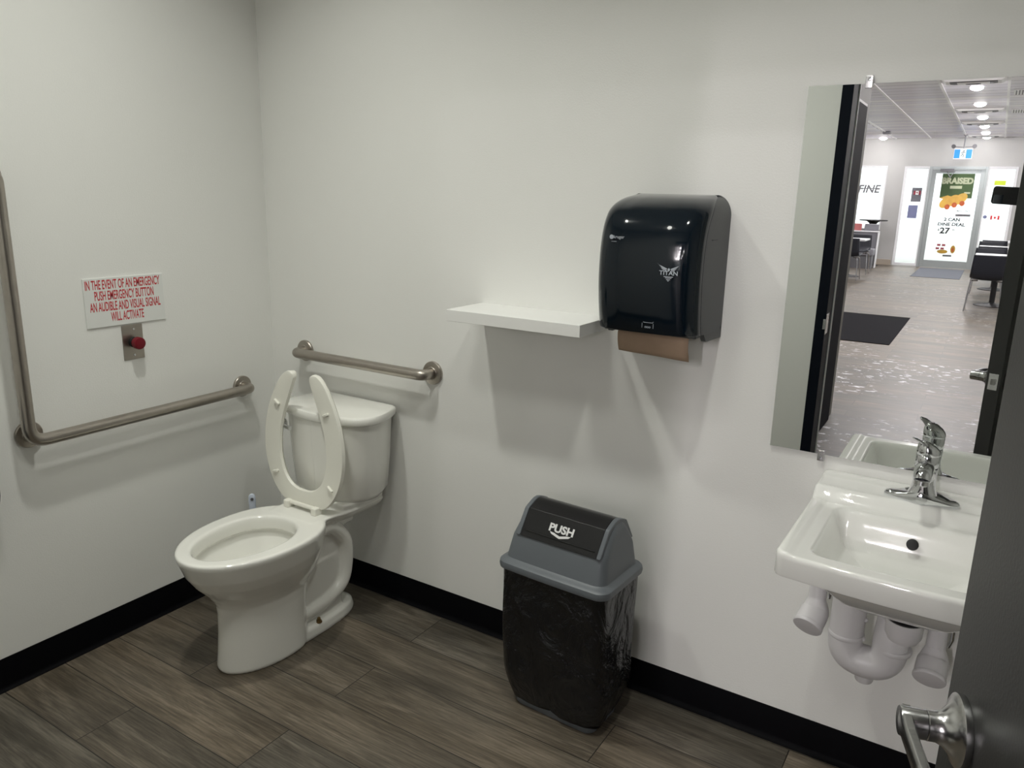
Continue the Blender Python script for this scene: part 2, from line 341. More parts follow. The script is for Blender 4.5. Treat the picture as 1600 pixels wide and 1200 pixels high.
struct(MB().box(0, OX0 - 0.05, FRONT - THK, FRONT, 0, 3.0).box(OX1 + 0.05, RIGHT, FRONT - THK, FRONT, 0, 3.0)
       .box(OX0 - 0.05, OX1 + 0.05, FRONT - THK, FRONT, OZ + 0.05, 3.0).build('wall_front', 'wall', smooth=0), 'pale washroom wall around the doorway, seen in the mirror', 'wall')
struct(MB().box(-0.12, RIGHT + 0.1, FRONT, 0.12, CEIL, CEIL + 0.08).build('ceiling', 'ceil', smooth=0), 'white washroom ceiling', 'ceiling')
# rubber cove base: flat strip with a small toe
def cove(name, a, b_, nrm, label):
    a = Vector(a); b_ = Vector(b_); nn = Vector(nrm)
    prof = [(0.0, 0.1016), (0.0035, 0.1016), (0.0042, 0.100), (0.0042, 0.016), (0.006, 0.009), (0.011, 0.004), (0.017, 0.0015), (0.017, 0.0), (0, 0)]
    mb = MB().loft([[q + nn * d + Vector((0, 0, z)) for d, z in prof] for q in (a, b_)])
    struct(mb.build(name, 'base', smooth=50), label, 'baseboard')
cove('baseboard_back', (0, 0, 0), (RIGHT, 0, 0), (0, -1, 0), 'black rubber baseboard under the toilet and bin wall')
cove('baseboard_left', (0, 0, 0), (0, FRONT, 0), (1, 0, 0), 'black rubber baseboard under the L-shaped grab bar')
cove('baseboard_front', (0, FRONT, 0), (OX0 - .05, FRONT, 0), (0, 1, 0), 'black rubber baseboard beside the doorway')
# black hollow-metal door frame of the washroom doorway
fm = MB()
for xa, xb in ((OX0 - 0.05, OX0), (OX1, OX1 + 0.05)):
    fm.box(xa, xb, FRONT - THK - 0.012, FRONT + 0.012, 0, OZ)
fm.box(OX0 - 0.05, OX1 + 0.05, FRONT - THK - 0.012, FRONT + 0.012, OZ, OZ + 0.05)
fm.box(OX0, OX1, FRONT - THK + 0.02, FRONT - 0.055, OZ - 0.016, OZ)
fr_o = struct(fm.build('trim_1', 'frame', smooth=0, bevel=0.002), 'black metal door frame of the washroom doorway seen in the mirror', 'door frame')
MB().box(OX0, OX0 + .006, FRONT - THK - 0.008, FRONT - THK + 0.004, 0, OZ - .016).build('edge_highlight', 'white_trim', fr_o, smooth=0)  # white strip painted in for light catching the outer jamb edge
sp = MB().box(OX0, OX0 + 0.0025, FRONT - 0.05, FRONT + 0.012, 0.86, 0.96).box(OX0 - 0.012, OX0 + 0.0025, FRONT + 0.012, FRONT + 0.015, 0.885, 0.935)
tag(sp.build('strike_plate', 'satin', fr_o, bevel=0.001), 'satin metal latch strike plate')

# ================================================================== DOOR LEAF, open into the room
E2 = Vector((2.3985, -1.032)); H2 = Vector((2.680, -1.985)); DL = (E2 - H2).length
ang = math.atan2((E2 - H2).y, (E2 - H2).x)       # local +x runs hinge -> latch edge; local +y is the face turned to the toilet
door = empty('door_1', (H2.x, H2.y, 0.0), ang)
struct(door, 'charcoal grey washroom door standing open beside the sink', 'door')
DT = 0.045
MB().box(0, DL, -DT, 0, 0.008, 2.115).build('panel', 'door', door, smooth=0, bevel=0.0015)
LZ = 0.914; LX = DL - 0.070
def lever_set(sy, y0):
    hd = MB()
    ax = (0, sy, 0)
    hd.lathe([(0.0, 0), (0.0405, 0), (0.0415, 0.002), (0.0415, 0.008), (0.038, 0.0105), (0.034, 0.011), (0.028, 0.015), (0.0205, 0.022), (0.0175, 0.029), (0.0175, 0.0385), (0.0168, 0.0392)], (LX, y0, LZ), ax, 40)
    r_ = hd.build('door_handle', 'satin', door, smooth=40)
    r_['label'] = 'satin metal lever handle with round rose'
    lv = MB()
    lv.lathe([(0.0165, 0.0395), (0.0172, 0.040), (0.0172, 0.066), (0.0165, 0.0675), (0, 0.0675)], (LX, y0, LZ), ax, 32)
    lv.build('lever_hub', 'satin', r_, smooth=40)
    # lever arm leaves the hub, runs back toward the hinge, returns to the door
    path = fillet([(LX + 0.010, y0 + sy * 0.060, LZ + 0.002), (LX - 0.020, y0 + sy * 0.062, LZ + 0.001), (LX - 0.105, y0 + sy * 0.060, LZ), (LX - 0.117, y0 + sy * 0.018, LZ)], 0.02, 6)
    lp = []
    N_ = len(path)
    for i, q in enumerate(path):
        d = (path[min(i + 1, N_ - 1)] - path[max(i - 1, 0)]).normalized(); side = Vector((0, 0, 1)).cross(d).normalized()
        t_ = i / (N_ - 1); hh = 0.0140 * (1 - t_) + 0.0095 * t_; ww = 0.0072
        lp.append([q + side * ww * cx_ + Vector((0, 0, hh)) * cz_ for cx_, cz_ in [(1, .55), (.6, 1), (-.6, 1), (-1, .55), (-1, -.55), (-.6, -1), (.6, -1), (1, -.55)]])
    MB().loft(lp).build('lever_arm', 'satin', r_, smooth=50, bevel=0.0008)
lever_set(1, 0.0); lever_set(-1, -DT)
lp = MB().box(DL, DL + 0.0015, -DT + 0.008, -0.008, LZ - 0.028, LZ + 0.028)
lt = tag(lp.build('latch_plate', 'satin', door, bevel=0.0005), 'satin metal latch plate on door edge')
MB().loft([[(DL + 0.0015, -0.030, LZ - 0.009), (DL + 0.0015, -0.015, LZ - 0.009), (DL + 0.0015, -0.015, LZ + 0.009), (DL + 0.0015, -0.030, LZ + 0.009)],
           [(DL + 0.012, -0.030, LZ - 0.009), (DL + 0.003, -0.015, LZ - 0.009), (DL + 0.003, -0.015, LZ + 0.009), (DL + 0.012, -0.030, LZ + 0.009)]]).build('latch_bolt', 'satin', lt, smooth=20)
for hz in (0.25, 1.06, 1.87):
    MB().lathe([(0.008, 0), (0.008, 0.115)], (-0.004, -0.052, hz - 0.057), (0, 0, 1), 16).box(0, 0.035, -DT - 0.002, -DT, hz - .055, hz + .055).build('hinge', 'satin', door, smooth=40)

# ================================================================== TOILET
TX = 0.473
toilet = empty('toilet', (TX, 0, 0)); tag(toilet, 'off-white two-piece toilet with raised open-front seat in the room corner', 'toilet')
def egg(u0, uw, u1, hw, z, ef=2.0, eb=2.4, n_=72):
    L = []
    for i in range(n_):
        a = 2 * PI * i / n_; c_, s_ = math.cos(a), math.sin(a); e = ef if c_ >= 0 else eb; R_ = (u1 - uw) if c_ >= 0 else (uw - u0)
        u = uw + R_ * math.copysign(abs(c_) ** (2 / e), c_); x = hw * math.copysign(abs(s_) ** (2 / e), s_)
        L.append(Vector((x, -u, z)))
    return L
def evaluated(o, name, matn, parent, smooth=True):
    bpy.context.view_layer.update()
    me = bpy.data.meshes.new_from_object(o.evaluated_get(bpy.context.evaluated_depsgraph_get()))
    me.name = name; me.materials.clear(); me.materials.append(M[matn])
    me.polygons.foreach_set('use_smooth', [smooth] * len(me.polygons))
    old = o.data; bpy.data.objects.remove(o); bpy.data.meshes.remove(old)
    q = bpy.data.objects.new(name, me); COL.objects.link(q); q.parent = parent; return q
tb = MB()
# bowl and front column, rim, inside of the bowl in one closed skin
lv = [(0.36, .48, .672, .106, 0.0), (0.36, .48, .677, .110, 0.010), (0.36, .48, .672, .107, 0.05), (0.36, .48, .665, .104, 0.12), (0.35, .48, .662, .103, 0.19), (0.34, .48, .665, .106, 0.222), (0.33, .48, .675, .115, 0.243),
      (0.31, .48, .695, .130, 0.272), (0.30, .49, .730, .151, 0.312), (0.29, .50, .756, .168, 0.352), (0.285, .51, .770, .178, 0.388), (0.285, .515, .777, .184, 0.408), (0.285, .515, .778, .184, 0.420), (0.289, .515, .774, .180, 0.4245)]
loops = [egg(a, b_, c_, d, z) for a, b_, c_, d, z in lv]
inn = [(0.378, .53, .739, .131, 0.4245), (0.384, .53, .733, .125, 0.420), (0.387, .53, .730, .122, 0.408), (0.388, .53, .729, .121, 0.378), (0.372, .53, .742, .135, 0.374), (0.374, .53, .738, .133, 0.36), (0.40, .53, .70, .108, 0.31), (0.43, .53, .66, .085, 0.26), (0.46, .53, .62, .058, 0.225), (0.49, .53, .58, .03, 0.212)]
loops += [egg(a, b_, c_, d, z, 2.0, 2.1) for a, b_, c_, d, z in inn]
tb.loft(loops)
# rear deck that carries the tank
def slab(pts, z0, z1):
    poly = [(x, u) for x, u in pts] + [(-x, u) for x, u in reversed(pts)]
    tb.loft([[Vector((x, -u, z)) for x, u in poly] for z in (z0, z1)])
def slab2(pts, z0, z1, sh_):
    polys = []
    for z, f in ((z0, sh_), (z0 + (z1 - z0) * .5, sh_ * .35), (z1 - .004, 0), (z1, .003)):
        pp_ = [(x - f, u - (f * .5 if k == 0 else 0)) for k, (x, u) in enumerate(pts)]
        polys.append([Vector((x, -u, z)) for x, u in pp_ + [(-x, u) for x, u in reversed(pp_)]])
    tb.loft(polys)
slab2([(0.100, .37), (0.110, .33), (0.116, .27), (0.128, .235), (0.134, .19), (0.134, .05)], 0.385, 0.4255, .030)
slab2([(0.124, .245), (0.134, .205), (0.134, .05)], 0.415, 0.452, .012)
slab([(0.060, .37), (0.070, .22), (0.060, .13)], 0.345, 0.40)
# trapway: central web, raised S-shaped passage on each side, foot
slab([(0.060, .44), (0.060, .20)], 0.0, 0.25)
slab([(0.052, .36), (0.060, .20)], 0.20, 0.39)
for sx_ in (-1, 1):
    pth = catmull([(.060 * sx_, -.345, .350), (.064 * sx_, -.300, .368), (.066 * sx_, -.245, .360), (.066 * sx_, -.190, .30), (.064 * sx_, -.180, .22), (.062 * sx_, -.198, .14), (.058 * sx_, -.26, .100), (.055 * sx_, -.34, .085), (.05 * sx_, -.42, .08)], 5)
    tb.tube(pth, [0.026] * len(pth), 16)
tb.loft([egg(.115, .34, .60, .092, 0.0, 3, 2.6), egg(.115, .34, .60, .094, 0.012, 3, 2.6), egg(.122, .34, .60, .090, 0.035, 3, 2.6), egg(.14, .34, .59, .078, 0.045, 3, 2.6)])
raw = tb.build('raw', 'china', smooth=0)
md = raw.modifiers.new('r', 'REMESH'); md.mode = 'VOXEL'; md.voxel_size = 0.0038
md = raw.modifiers.new('s', 'SMOOTH'); md.factor = 0.5; md.iterations = 6
bowl = evaluated(raw, 'bowl', 'china', toilet)
MB().loft([egg(.47, .53, .61, .055, 0.222), egg(.47, .53, .61, .055, 0.2225)]).build('water', 'water', bowl, smooth=0)
for sx_ in (1, -1):
    bo = MB(); bo.lathe([(0.011, 0), (0.011, 0.004), (0.006, 0.005), (0.006, 0.017), (0.004, 0.019), (0, 0.019)], (sx_ * 0.080, -0.335, 0.040), (0, 0, 1), 10)
    bo.lathe([(0.0085, 0.004), (0.0085, 0.010)], (sx_ * 0.080, -0.335, 0.040), (0, 0, 1), 6)
    tag(bo.build('floor_bolt', 'brass', toilet, smooth=30), 'corroded brass floor bolt')
def dee(hw, u0, u1, z, r_=0.06, n_=14):
    """D-shaped plan: flat back, bowed front with round corners"""
    pts = [(hw - 0.012, u0), (hw - .003, u0 + .006), (hw, u0 + 0.02)]
    fc = u1 - 0.028
    pts.append((hw, (u0 + fc) / 2))
    for k in range(n_ + 1):
        a = PI / 2 * k / n_
        x = (hw - r_) + r_ * math.cos(a); u = (fc - r_) + r_ * math.sin(a)
        u += 0.028 * (1 - (x / hw) ** 2)
        pts.append((x, u))
    for k in range(1, 7):
        x = (hw - r_) * (1 - k / 6); pts.append((x, fc + 0.028 * (1 - (x / hw) ** 2)))
    poly = pts + [(-x, u) for x, u in reversed(pts[:-1])]
    return [Vector((x, -u, z)) for x, u in poly]
def lidplan(z, d=0.0, s=1.0):
    half = catmull([(.166, .016, 0), (.176, .028, 0), (.194, .070, 0), (.206, .115, 0), (.209, .155, 0), (.200, .192, 0), (.172, .225, 0), (.120, .246, 0), (.060, .259, 0), (0, .264, 0)], 4)
    half = [(.150, .014)] + [(q.x, q.y) for q in half]
    half = [(max(0, x * s - d * (1 if x > .001 else 0)), u - d * (1 if u > .1 else -1) * min(1, abs(u - .1) / .06)) for x, u in half]
    return [Vector((x, -u, z)) for x, u in half + [(-x, u) for x, u in reversed(half[:-1])]]
lidplan_ = lambda z, d, s: lidplan(z, d, s)
tk = MB(); tk.loft([lidplan_(*a) for a in ((.446, .030, .84), (.451, .020, .87), (.470, .014, .90), (.58, .010, .93), (.70, .007, .945), (.735, .006, .95))])
tag(tk.build('tank', 'china', toilet, smooth=50), 'off-white cistern with bowed front')
td = MB(); td.loft([lidplan(.7325, .008), lidplan(.736, .002), lidplan(.741, 0), lidplan(.757, 0), lidplan(.763, .003), lidplan(.7655, .009)])
td.build('tank_lid', 'china', toilet, smooth=40)
fl = MB(); fl.lathe([(0.016, 0), (0.016, 0.006), (0.010, 0.010), (0.008, 0.020), (0, 0.020)], (-0.150, -0.243, 0.700), (0, -1, 0), 20)
fl.tube([(-0.150, -0.260, 0.700), (-0.135, -0.266, 0.698), (-0.095, -0.267, 0.694)], [0.006, 0.006, 0.008], 12)
tag(fl.build('flush_handle', 'chrome', toilet, smooth=40), 'chrome flush handle')
# seat, raised against the tank, underside out
outer = catmull([(0, .439, 0), (.055, .439, 0), (.098, .448, 0), (.138, .483, 0), (.170, .54, 0), (.187, .615, 0), (.184, .695, 0), (.165, .77, 0), (.134, .835, 0), (.103, .880, 0), (.075, .902, 0), (.055, .905, 0)], 4)
inner = catmull([(0, .497, 0), (.032, .500, 0), (.062, .514, 0), (.088, .545, 0), (.104, .59, 0), (.108, .64, 0), (.102, .70, 0), (.084, .76, 0), (.060, .82, 0), (.044, .860, 0), (.037, .882, 0), (.040, .896, 0)], 4)
def su(z, off=0): return -(0.303 - (z - 0.43) * 0.03) + off
ring = []
full_o = [(-q.x, q.y) for q in reversed(outer[1:])] + [(q.x, q.y) for q in outer]
full_i = [(-q.x, q.y) for q in reversed(inner[1:])] + [(q.x, q.y) for q in inner]
st = MB(); loops = []
for (xo, zo), (xi, zi) in zip(full_o, full_i):
    L = []
    for k, (f, dpt) in enumerate([(0.0, .011), (.05, .001), (.18, 0.0), (.82, 0.0), (.95, .001), (1, .009), (.9, .020), (.5, .024), (.1, .021)]):
        x = xo + (xi - xo) * f; z = zo + (zi - zo) * f; L.append(Vector((x, su(z, dpt), z)))
    loops.append(L)
def shrink(L, f, up):
    c_ = sum(L, Vector()) / len(L); return [c_ + (q - c_) * f + Vector((0, 0, up)) for q in L]
loops = [shrink(loops[0], .5, .003), shrink(loops[0], .85, .0015)] + loops + [shrink(loops[-1], .85, .0015), shrink(loops[-1], .5, .003)]
st.loft(loops); SEATX = -0.008
seat = st.build('seat', 'seat', toilet, smooth=55, loc=(SEATX, 0, 0)); seat['label'] = 'cream open-front plastic seat, raised'
for sx_, z_, tilt in ((-1, .790, -35), (1, .782, 25), (-1, .540, 18), (1, .530, -38)):
    cx_ = sx_ * (.115 if z_ > .7 else .130); a = math.radians(tilt); mb = MB()
    d = Vector((math.cos(a), 0, math.sin(a))); c_ = Vector((cx_, su(z_) - 0.001, z_)); up = Vector((-math.sin(a), 0, math.cos(a)))
    mb.loft([[c_ + d * x * sc + up * y * sc + Vector((0, -h, 0)) for x, y in [(-.014, -.002), (-.012, -.0045), (.012, -.0045), (.014, -.002), (.014, .002), (.012, .0045), (-.012, .0045), (-.014, .002)]] for sc, h in ((1, -.001), (1, .005), (.75, .0075))])
    mb.build('bumper', 'seat', seat, smooth=40)
for sx_ in (-1, 1):
    MB().box(sx_ * .066 - .012, sx_ * .066 + .012, -.322, -.290, .4245, .452).build('hinge', 'seat', toilet, bevel=.004, seg=3, loc=(SEATX, 0, 0))
MB().tube([(-.054, -.306, .444), (.054, -.306, .444)], .0075, 12).build('hinge_rod', 'seat', toilet, smooth=40, loc=(SEATX, 0, 0))

# ================================================================== TOILET BRUSH behind the bowl
tbx, tby = 0.165, -0.275
tbr = empty('toilet_brush', (tbx, tby, 0)); tag(tbr, 'toilet brush with pale blue plastic handle standing behind the toilet', 'toilet brush')
hl = MB(); sh = lambda hw, ht, z: [Vector((hw * math.cos(2 * PI * i / 20), ht * math.sin(2 * PI * i / 20), z)) for i in range(20)]
hl.loft([sh(.006, .006, .10), sh(.007, .006, .25), sh(.011, .006, .33), sh(.013, .006, .375), sh(.0125, .006, .392), sh(.009, .005, .402), sh(.003, .003, .405)])
hb = hl.build('handle', 'brush', tbr, smooth=50, rot=(0, 0, math.radians(50)))
MB().lathe([(0.0055, 0), (0.0055, 0.0015)], (0, -0.0065, 0.386), (0, -1, 0), 16).build('hanging_hole', 'poster_grey', hb, smooth=40)
MB().lathe([(0.045, 0), (0.05, 0.01), (0.045, 0.12), (0.042, 0.12), (0.040, 0.02)], (0, 0, 0), (0, 0, 1), 28).build('holder', 'brush', tbr, smooth=40)

# ================================================================== GRAB BARS
def flange(mb, c_, ax):
    mb.lathe([(0, 0), (.0395, 0), (.040, .002), (.040, .007), (.038, .010), (.030, .0115), (.022, .012), (.0195, .014)], c_, ax, 36)
rb = empty('grab_bar', (0.49, 0, 0.902)); tag(rb, 'short straight stainless steel grab bar on the wall above the toilet tank', 'grab bar')
tu = MB(); tu.tube(fillet([(-.305, -.008, 0), (-.305, -.057, 0), (.305, -.057, 0), (.305, -.008, 0)], .042, 10), .0185, 24)
tu.build('rail', 'steel', rb, smooth=60)
for sx_ in (-1, 1):
    mb = MB(); flange(mb, (sx_ * .305, 0, 0), (0, -1, 0)); mb.build('wall_flange', 'steel', rb, smooth=30)
lb = empty('grab_bar', (0, -0.945, 0.766)); tag(lb, 'large L-shaped stainless steel grab bar below the red-lettered sign', 'grab bar')
tu = MB(); tu.tube(fillet([(.008, .785, 0), (.057, .785, 0), (.057, -.010, -.004), (.057, -.010, .750), (.008, -.010, .750)], .050, 10), .0185, 24)
tu.build('rail', 'steel', lb, smooth=60)
tu = MB(); tu.tube([(.006, .012, .008), (.050, .006, .012)], .014, 20); tu.build('corner_post', 'steel', lb, smooth=60)
for y_, z_ in ((.785, 0), (.012, .006), (-.010, .750)):
    mb = MB(); flange(mb, (0, y_, z_), (1, 0, 0)); mb.build('wall_flange', 'steel', lb, smooth=30)

# ================================================================== SIGN AND EMERGENCY BUTTON
sg = empty('emergency_sign', (0, -0.588, 1.137)); tag(sg, 'white plastic sign with red emergency instructions above the red button', 'sign')
MB().box(0.0, .0045, -.136, .134, -.077, .077).build('sign_plate', 'sign', sg, bevel=.0008)
mb = MB()
for i, (s_, wd) in enumerate((('IN THE EVENT OF AN EMERGENCY', .252), ('PUSH EMERGENCY BUTTON', .200), ('AN AUDIBLE AND VISUAL SIGNAL', .240), ('WILL ACTIVATE', .112))):
    k = len(mb.v); text(mb, s_, .0405, (.0047, 0, .0425 - .0345 * i), (0, 1, 0), (0, 0, 1), .0004, 1, .0006)
    ys = [v[1] for v in mb.v[k:]]; f = wd / (max(ys) - min(ys)); c_ = (max(ys) + min(ys)) / 2; off = (-.004, -.003, -.001, .0)[i]
    mb.v[k:] = [(v[0], (v[1] - c_) * f + off, v[2]) for v in mb.v[k:]]
tag(mb.build('lettering', 'red_print', sg, smooth=0), 'red condensed capital letters')
eb = empty('emergency_button', (0, -0.577, 0.998)); tag(eb, 'red emergency push button on a steel wall plate under the sign', 'push button')
MB().box(0, .003, -.036, .036, -.057, .0575).build('wall_plate', 'steel', eb, bevel=.0012)
MB().lathe([(.017, .003), (.017, .010), (.013, .012), (.013, .024)], (0, 0, 0), (1, 0, 0), 28).build('collar', 'black', eb, smooth=30)
MB().lathe([(.012, .020), (.019, .022), (.0200, .025), (.0200, .038), (.0185, .042), (.012, .044), (0, .0445)], (0, 0, 0), (1, 0, 0), 36).build('push_cap', 'button', eb, smooth=30)
for y_, z_ in ((.004, .043), (.0, -.043)):
    mb = MB().lathe([(.0038, .003), (.0036, .0045), (.0015, .005), (0, .005)], (0, y_, z_), (1, 0, 0), 14); mb.build('screw', 'chrome', eb, smooth=30)

# ================================================================== TOILET PAPER DISPENSER at the edge of the view
tp = empty('toilet_paper_dispenser', (0, -1.222, 0.665)); tag(tp, 'round black toilet paper dispenser on the wall left of the toilet', 'dispenser')
MB().lathe([(.150, 0), (.152, .02), (.152, .095), (.146, .112), (.130, .120), (.05, .124), (0, .124)], (0, 0, 0), (1, 0, 0), 64).build('cover', 'disp', tp, smooth=35)
MB().box(.01, .11, -.05, .05, -.165, -.148).build('outlet', 'disp_side', tp, bevel=.004)
MB().box(.055, .060, -.045, .045, -.215, -.160).build('paper_tail', 'shelf', tp, smooth=0)

# ================================================================== FLOATING SHELF
shf = MB().box(0.9926, 1.4412, -.192, 0, 1.1255, 1.1600).build('wall_shelf', 'shelf', bevel=.0012)
tag(shf, 'white floating shelf on the wall, empty, beside the paper towel dispenser', 'shelf')

# ================================================================== PAPER TOWEL DISPENSER
dp = empty('paper_towel_dispenser', (1.621, 0, 1.13)); tag(dp, 'glossy black paper towel dispenser with brown paper hanging out, above the bin', 'dispenser')
def dsec(y0, z, hx, dep, r_=.05, hb=None):
    """plan section: flat back on the wall, rounded front corners"""
    pts = []
    n_ = 8
    pts.append((hx, 0)); pts.append((hx, -(dep - r_) * .5))
    for k in range(n_ + 1):
        a = PI / 2 * k / n_; pts.append((hx - .008 - r_ + (r_ + .004) * math.cos(a) + .004, -(dep - r_) - r_ * math.sin(a) + 0.0))
    for k in range(1, 7):
        x = (hx - .008 - r_) * (1 - k / 6); pts.append((x, -dep - .006 * (1 - (x / hx) ** 2)))
    poly = pts + [(-x, y) for x, y in reversed(pts[:-1])]
    return [Vector((x, y, z)) for x, y in poly]
# side profile of the cover: depth as the height rises, domed top
cov = MB(); prof = [(.034, .192), (.038, .200), (.10, .214), (.17, .221), (.24, .218), (.29, .206), (.325, .185), (.350, .155), (.366, .115), (.374, .07), (.378, .02)]
PR = [(q.x, q.y) for q in catmull([(a, b_, 0) for a, b_ in prof], 4)]
def hxz(z): return .137 - (.045 * (1 - math.sqrt(max(0, 1 - ((z - .325) / .0545) ** 2))) if z > .325 else 0)
cov.loft([dsec(0, z, hxz(z), d, min(.05, d * .6)) for z, d in PR])
cv = cov.build('cover', 'disp', dp, smooth=40)
# grey side cheeks and the back housing
for sx_ in (-1, 1):
    ck = MB(); sec = []
    for z, d in [(.010, .10), (.040, .13)] + [(z, max(d - .056, .012)) for z, d in PR]:
        h = hxz(z); sec.append([Vector((sx_ * (h - .012), -.001, z)), Vector((sx_ * (h + .008), -.001, z)), Vector((sx_ * (h + .008), -.012, z)), Vector((sx_ * (h + .0025), -d * .9, z)), Vector((sx_ * (h + .001), -d, z)), Vector((sx_ * (h - .012), -d, z))])
    ck.loft(sec); ck.build('side_panel', 'disp_side', dp, smooth=30)
    MB().box(sx_ * .1405 - .0014, sx_ * .1405 + .0014, -.125, -.035, .268, .270).build('seam', 'black', dp, smooth=0)
MB().box(-.128, .128, -.150, -.004, .022, .046).build('bottom_housing', 'disp_side', dp, bevel=.003)
lk = MB().lathe([(.008, 0), (.008, .003), (0, .003)], (.1395, -.05, .245), (1, 0, 0), 18); lk.build('lock', 'satin', dp, smooth=30)
# hanging brown paper
pp = MB(); lp = []
for k in range(13):
    t_ = k / 12; z = .045 - .083 * t_; y = -.120 - .012 * math.sin(t_ * 2.6) + .012 * t_ * t_
    lp.append([Vector((-.098 + .200 * i / 10, y + .002 * math.sin(i * .9 + t_ * 3), z - (.008 * (i / 10) if k == 12 else 0))) for i in range(11)])
vs = [q for L in lp for q in L]; fs = [(r_ * 11 + i, r_ * 11 + i + 1, (r_ + 1) * 11 + i + 1, (r_ + 1) * 11 + i) for r_ in range(12) for i in range(10)]
pp.add(vs, fs); po = pp.build('paper_towel', 'kraft', dp, smooth=60); sd = po.modifiers.new('t', 'SOLIDIFY'); sd.thickness = .0008
po['label'] = 'brown kraft paper sheet hanging out'
# marks printed on the cover
def front_y(z):
    zz = [(q.x, q.y) for q in catmull([(a, b_, 0) for a, b_ in prof], 6)]
    return -min(zz, key=lambda q: abs(q[0] - z))[1] - .0072
lg = MB(); z0 = .190; y0 = front_y(z0) + .0022
X0 = .072
text(lg, 'TITAN', .0145, (X0, y0, z0 - .004), (1, 0, 0), (0, 0, 1), .0008, 1.15, .0002)
for sx_ in (-1, 1):      # spread wings over the word
    for k in range(3):
        o_ = [(.004 + .001 * k, .011 - .004 * k), (.026 - .004 * k, .020 - .005 * k), (.030 - .005 * k, .023 - .005 * k), (.017 - .002 * k, .013 - .004 * k), (.006, .0085 - .003 * k)]
        if sx_ < 0: o_ = [(-a, b_) for a, b_ in o_]
        lg.prism(o_, lambda q, d: Vector((X0 + q[0], y0 + d, z0 + q[1])), -.0004, .0004)
lg.prism([(-.003, .010), (0, .013), (.003, .010), (.002, .006), (-.002, .006)], lambda q, d: Vector((X0 + q[0], y0 + d, z0 + q[1])), -.0004, .0004)
for k, (w_, zz) in enumerate(((.012, -.009), (.008, -.012), (.005, -.016), (.002, -.019))):
    lg.box(X0 - w_, X0 + w_, y0 - .0004, y0 + .0004, z0 + zz, z0 + zz + .0016)
lg.build('winged_logo', 'logo', cv, smooth=0)
lg = MB(); z0 = .270; y0 = front_y(z0) + .0015; lg.lathe([(.0055, -.0004), (.0055, .0004)], (-.088, y0, z0), (0, -1, 0), 20)
text(lg, 'kruger', .011, (-.068, y0, z0 - .003), (1, 0, 0), (0, 0, 1), .0008, 1, .0001)
lg.box(-.088, -.074, y0 - .0004, y0 + .0004, z0 - .0115, z0 - .0105)
lg.build('maker_logo', 'logo', cv, smooth=0)
lg = MB(); z0 = .058; y0 = front_y(z0) - .0006; X0 = .022
for a, b_ in (((-.018, .014), (-.012, .004)), ((-.012, .004), (.012, .004)), ((.012, .004), (.018, .014)), ((-.016, -.010), (-.016, .002)), ((.014, -.010), (.014, .002))):
    A = Vector((X0 + a[0], y0, z0 + a[1])); B = Vector((X0 + b_[0], y0, z0 + b_[1])); lg.tube([A, B], .0006, 6)
text(lg, 'ooo', .010, (X0 - .001, y0, z0 - .010), (1, 0, 0), (0, 0, 1), .0006, 1.0, .0)
lg.build('pull_symbol', 'logo', cv, smooth=0)

# ================================================================== WASTE BIN
BC = (1.450, -0.200); BR = math.radians(-3.2)
bn = empty('waste_bin', (BC[0], BC[1], 0), BR); tag(bn, 'grey push-top waste bin with black flap lid and black liner against the wall', 'bin')
bb = MB(); bb.loft([rrect(.134, .076, .03, z=0.0), rrect(.138, .080, .03, z=.006), rrect(.145, .085, .03, z=.09), rrect(.168, .112, .03, z=.44), rrect(.160, .104, .03, z=.44), rrect(.140, .080, .03, z=.02)], True, True)
bb.build('bin_body', 'binlid', bn, smooth=40)
# liner pulled over the outside, with soft folds
random.seed(3)
def bagloop(hx, hy, z, amp, ph, hem=0.0):
    L = rrect(hx, hy, .035, z=z, n_=10); out_ = []
    for i, q in enumerate(L):
        a = math.atan2(q.y, q.x); nrm = Vector((q.x, q.y, 0)).normalized()
        d = amp * (math.sin(7 * a + ph) * .5 + math.sin(13 * a - 2.1 * ph) * .3 + math.sin(23 * a + ph * 3) * .22)
        out_.append(q + nrm * d + Vector((0, 0, hem * (math.sin(3 * a + .6) * .5 + math.sin(8 * a) * .25 + .25 * math.sin(17 * a)))))
    return out_
bl = MB(); rows = []
for k in range(34):
    t_ = k / 33; z = .462 - .438 * t_
    hx = .172 - .002 * t_; hy = .116 - .010 * t_
    if t_ > .76: s_ = (t_ - .76) / .24; hx -= .024 * s_ ** 1.6; hy -= .020 * s_ ** 1.6
    rows.append(bagloop(hx, hy, z, .0012 + .0048 * min(1, t_ * 1.6), t_ * 3.3, .003 * max(0, (t_ - .55) / .45) ** 1.5))
bl.loft(rows, False, False)
bgo = bl.build('bin_liner', 'bag', bn, smooth=0); bgo.data.polygons.foreach_set('use_smooth', [True] * len(bgo.data.polygons))
sd = bgo.modifiers.new('t', 'SOLIDIFY'); sd.thickness = .0006; bgo['label'] = 'black plastic bag liner hanging over the bin'
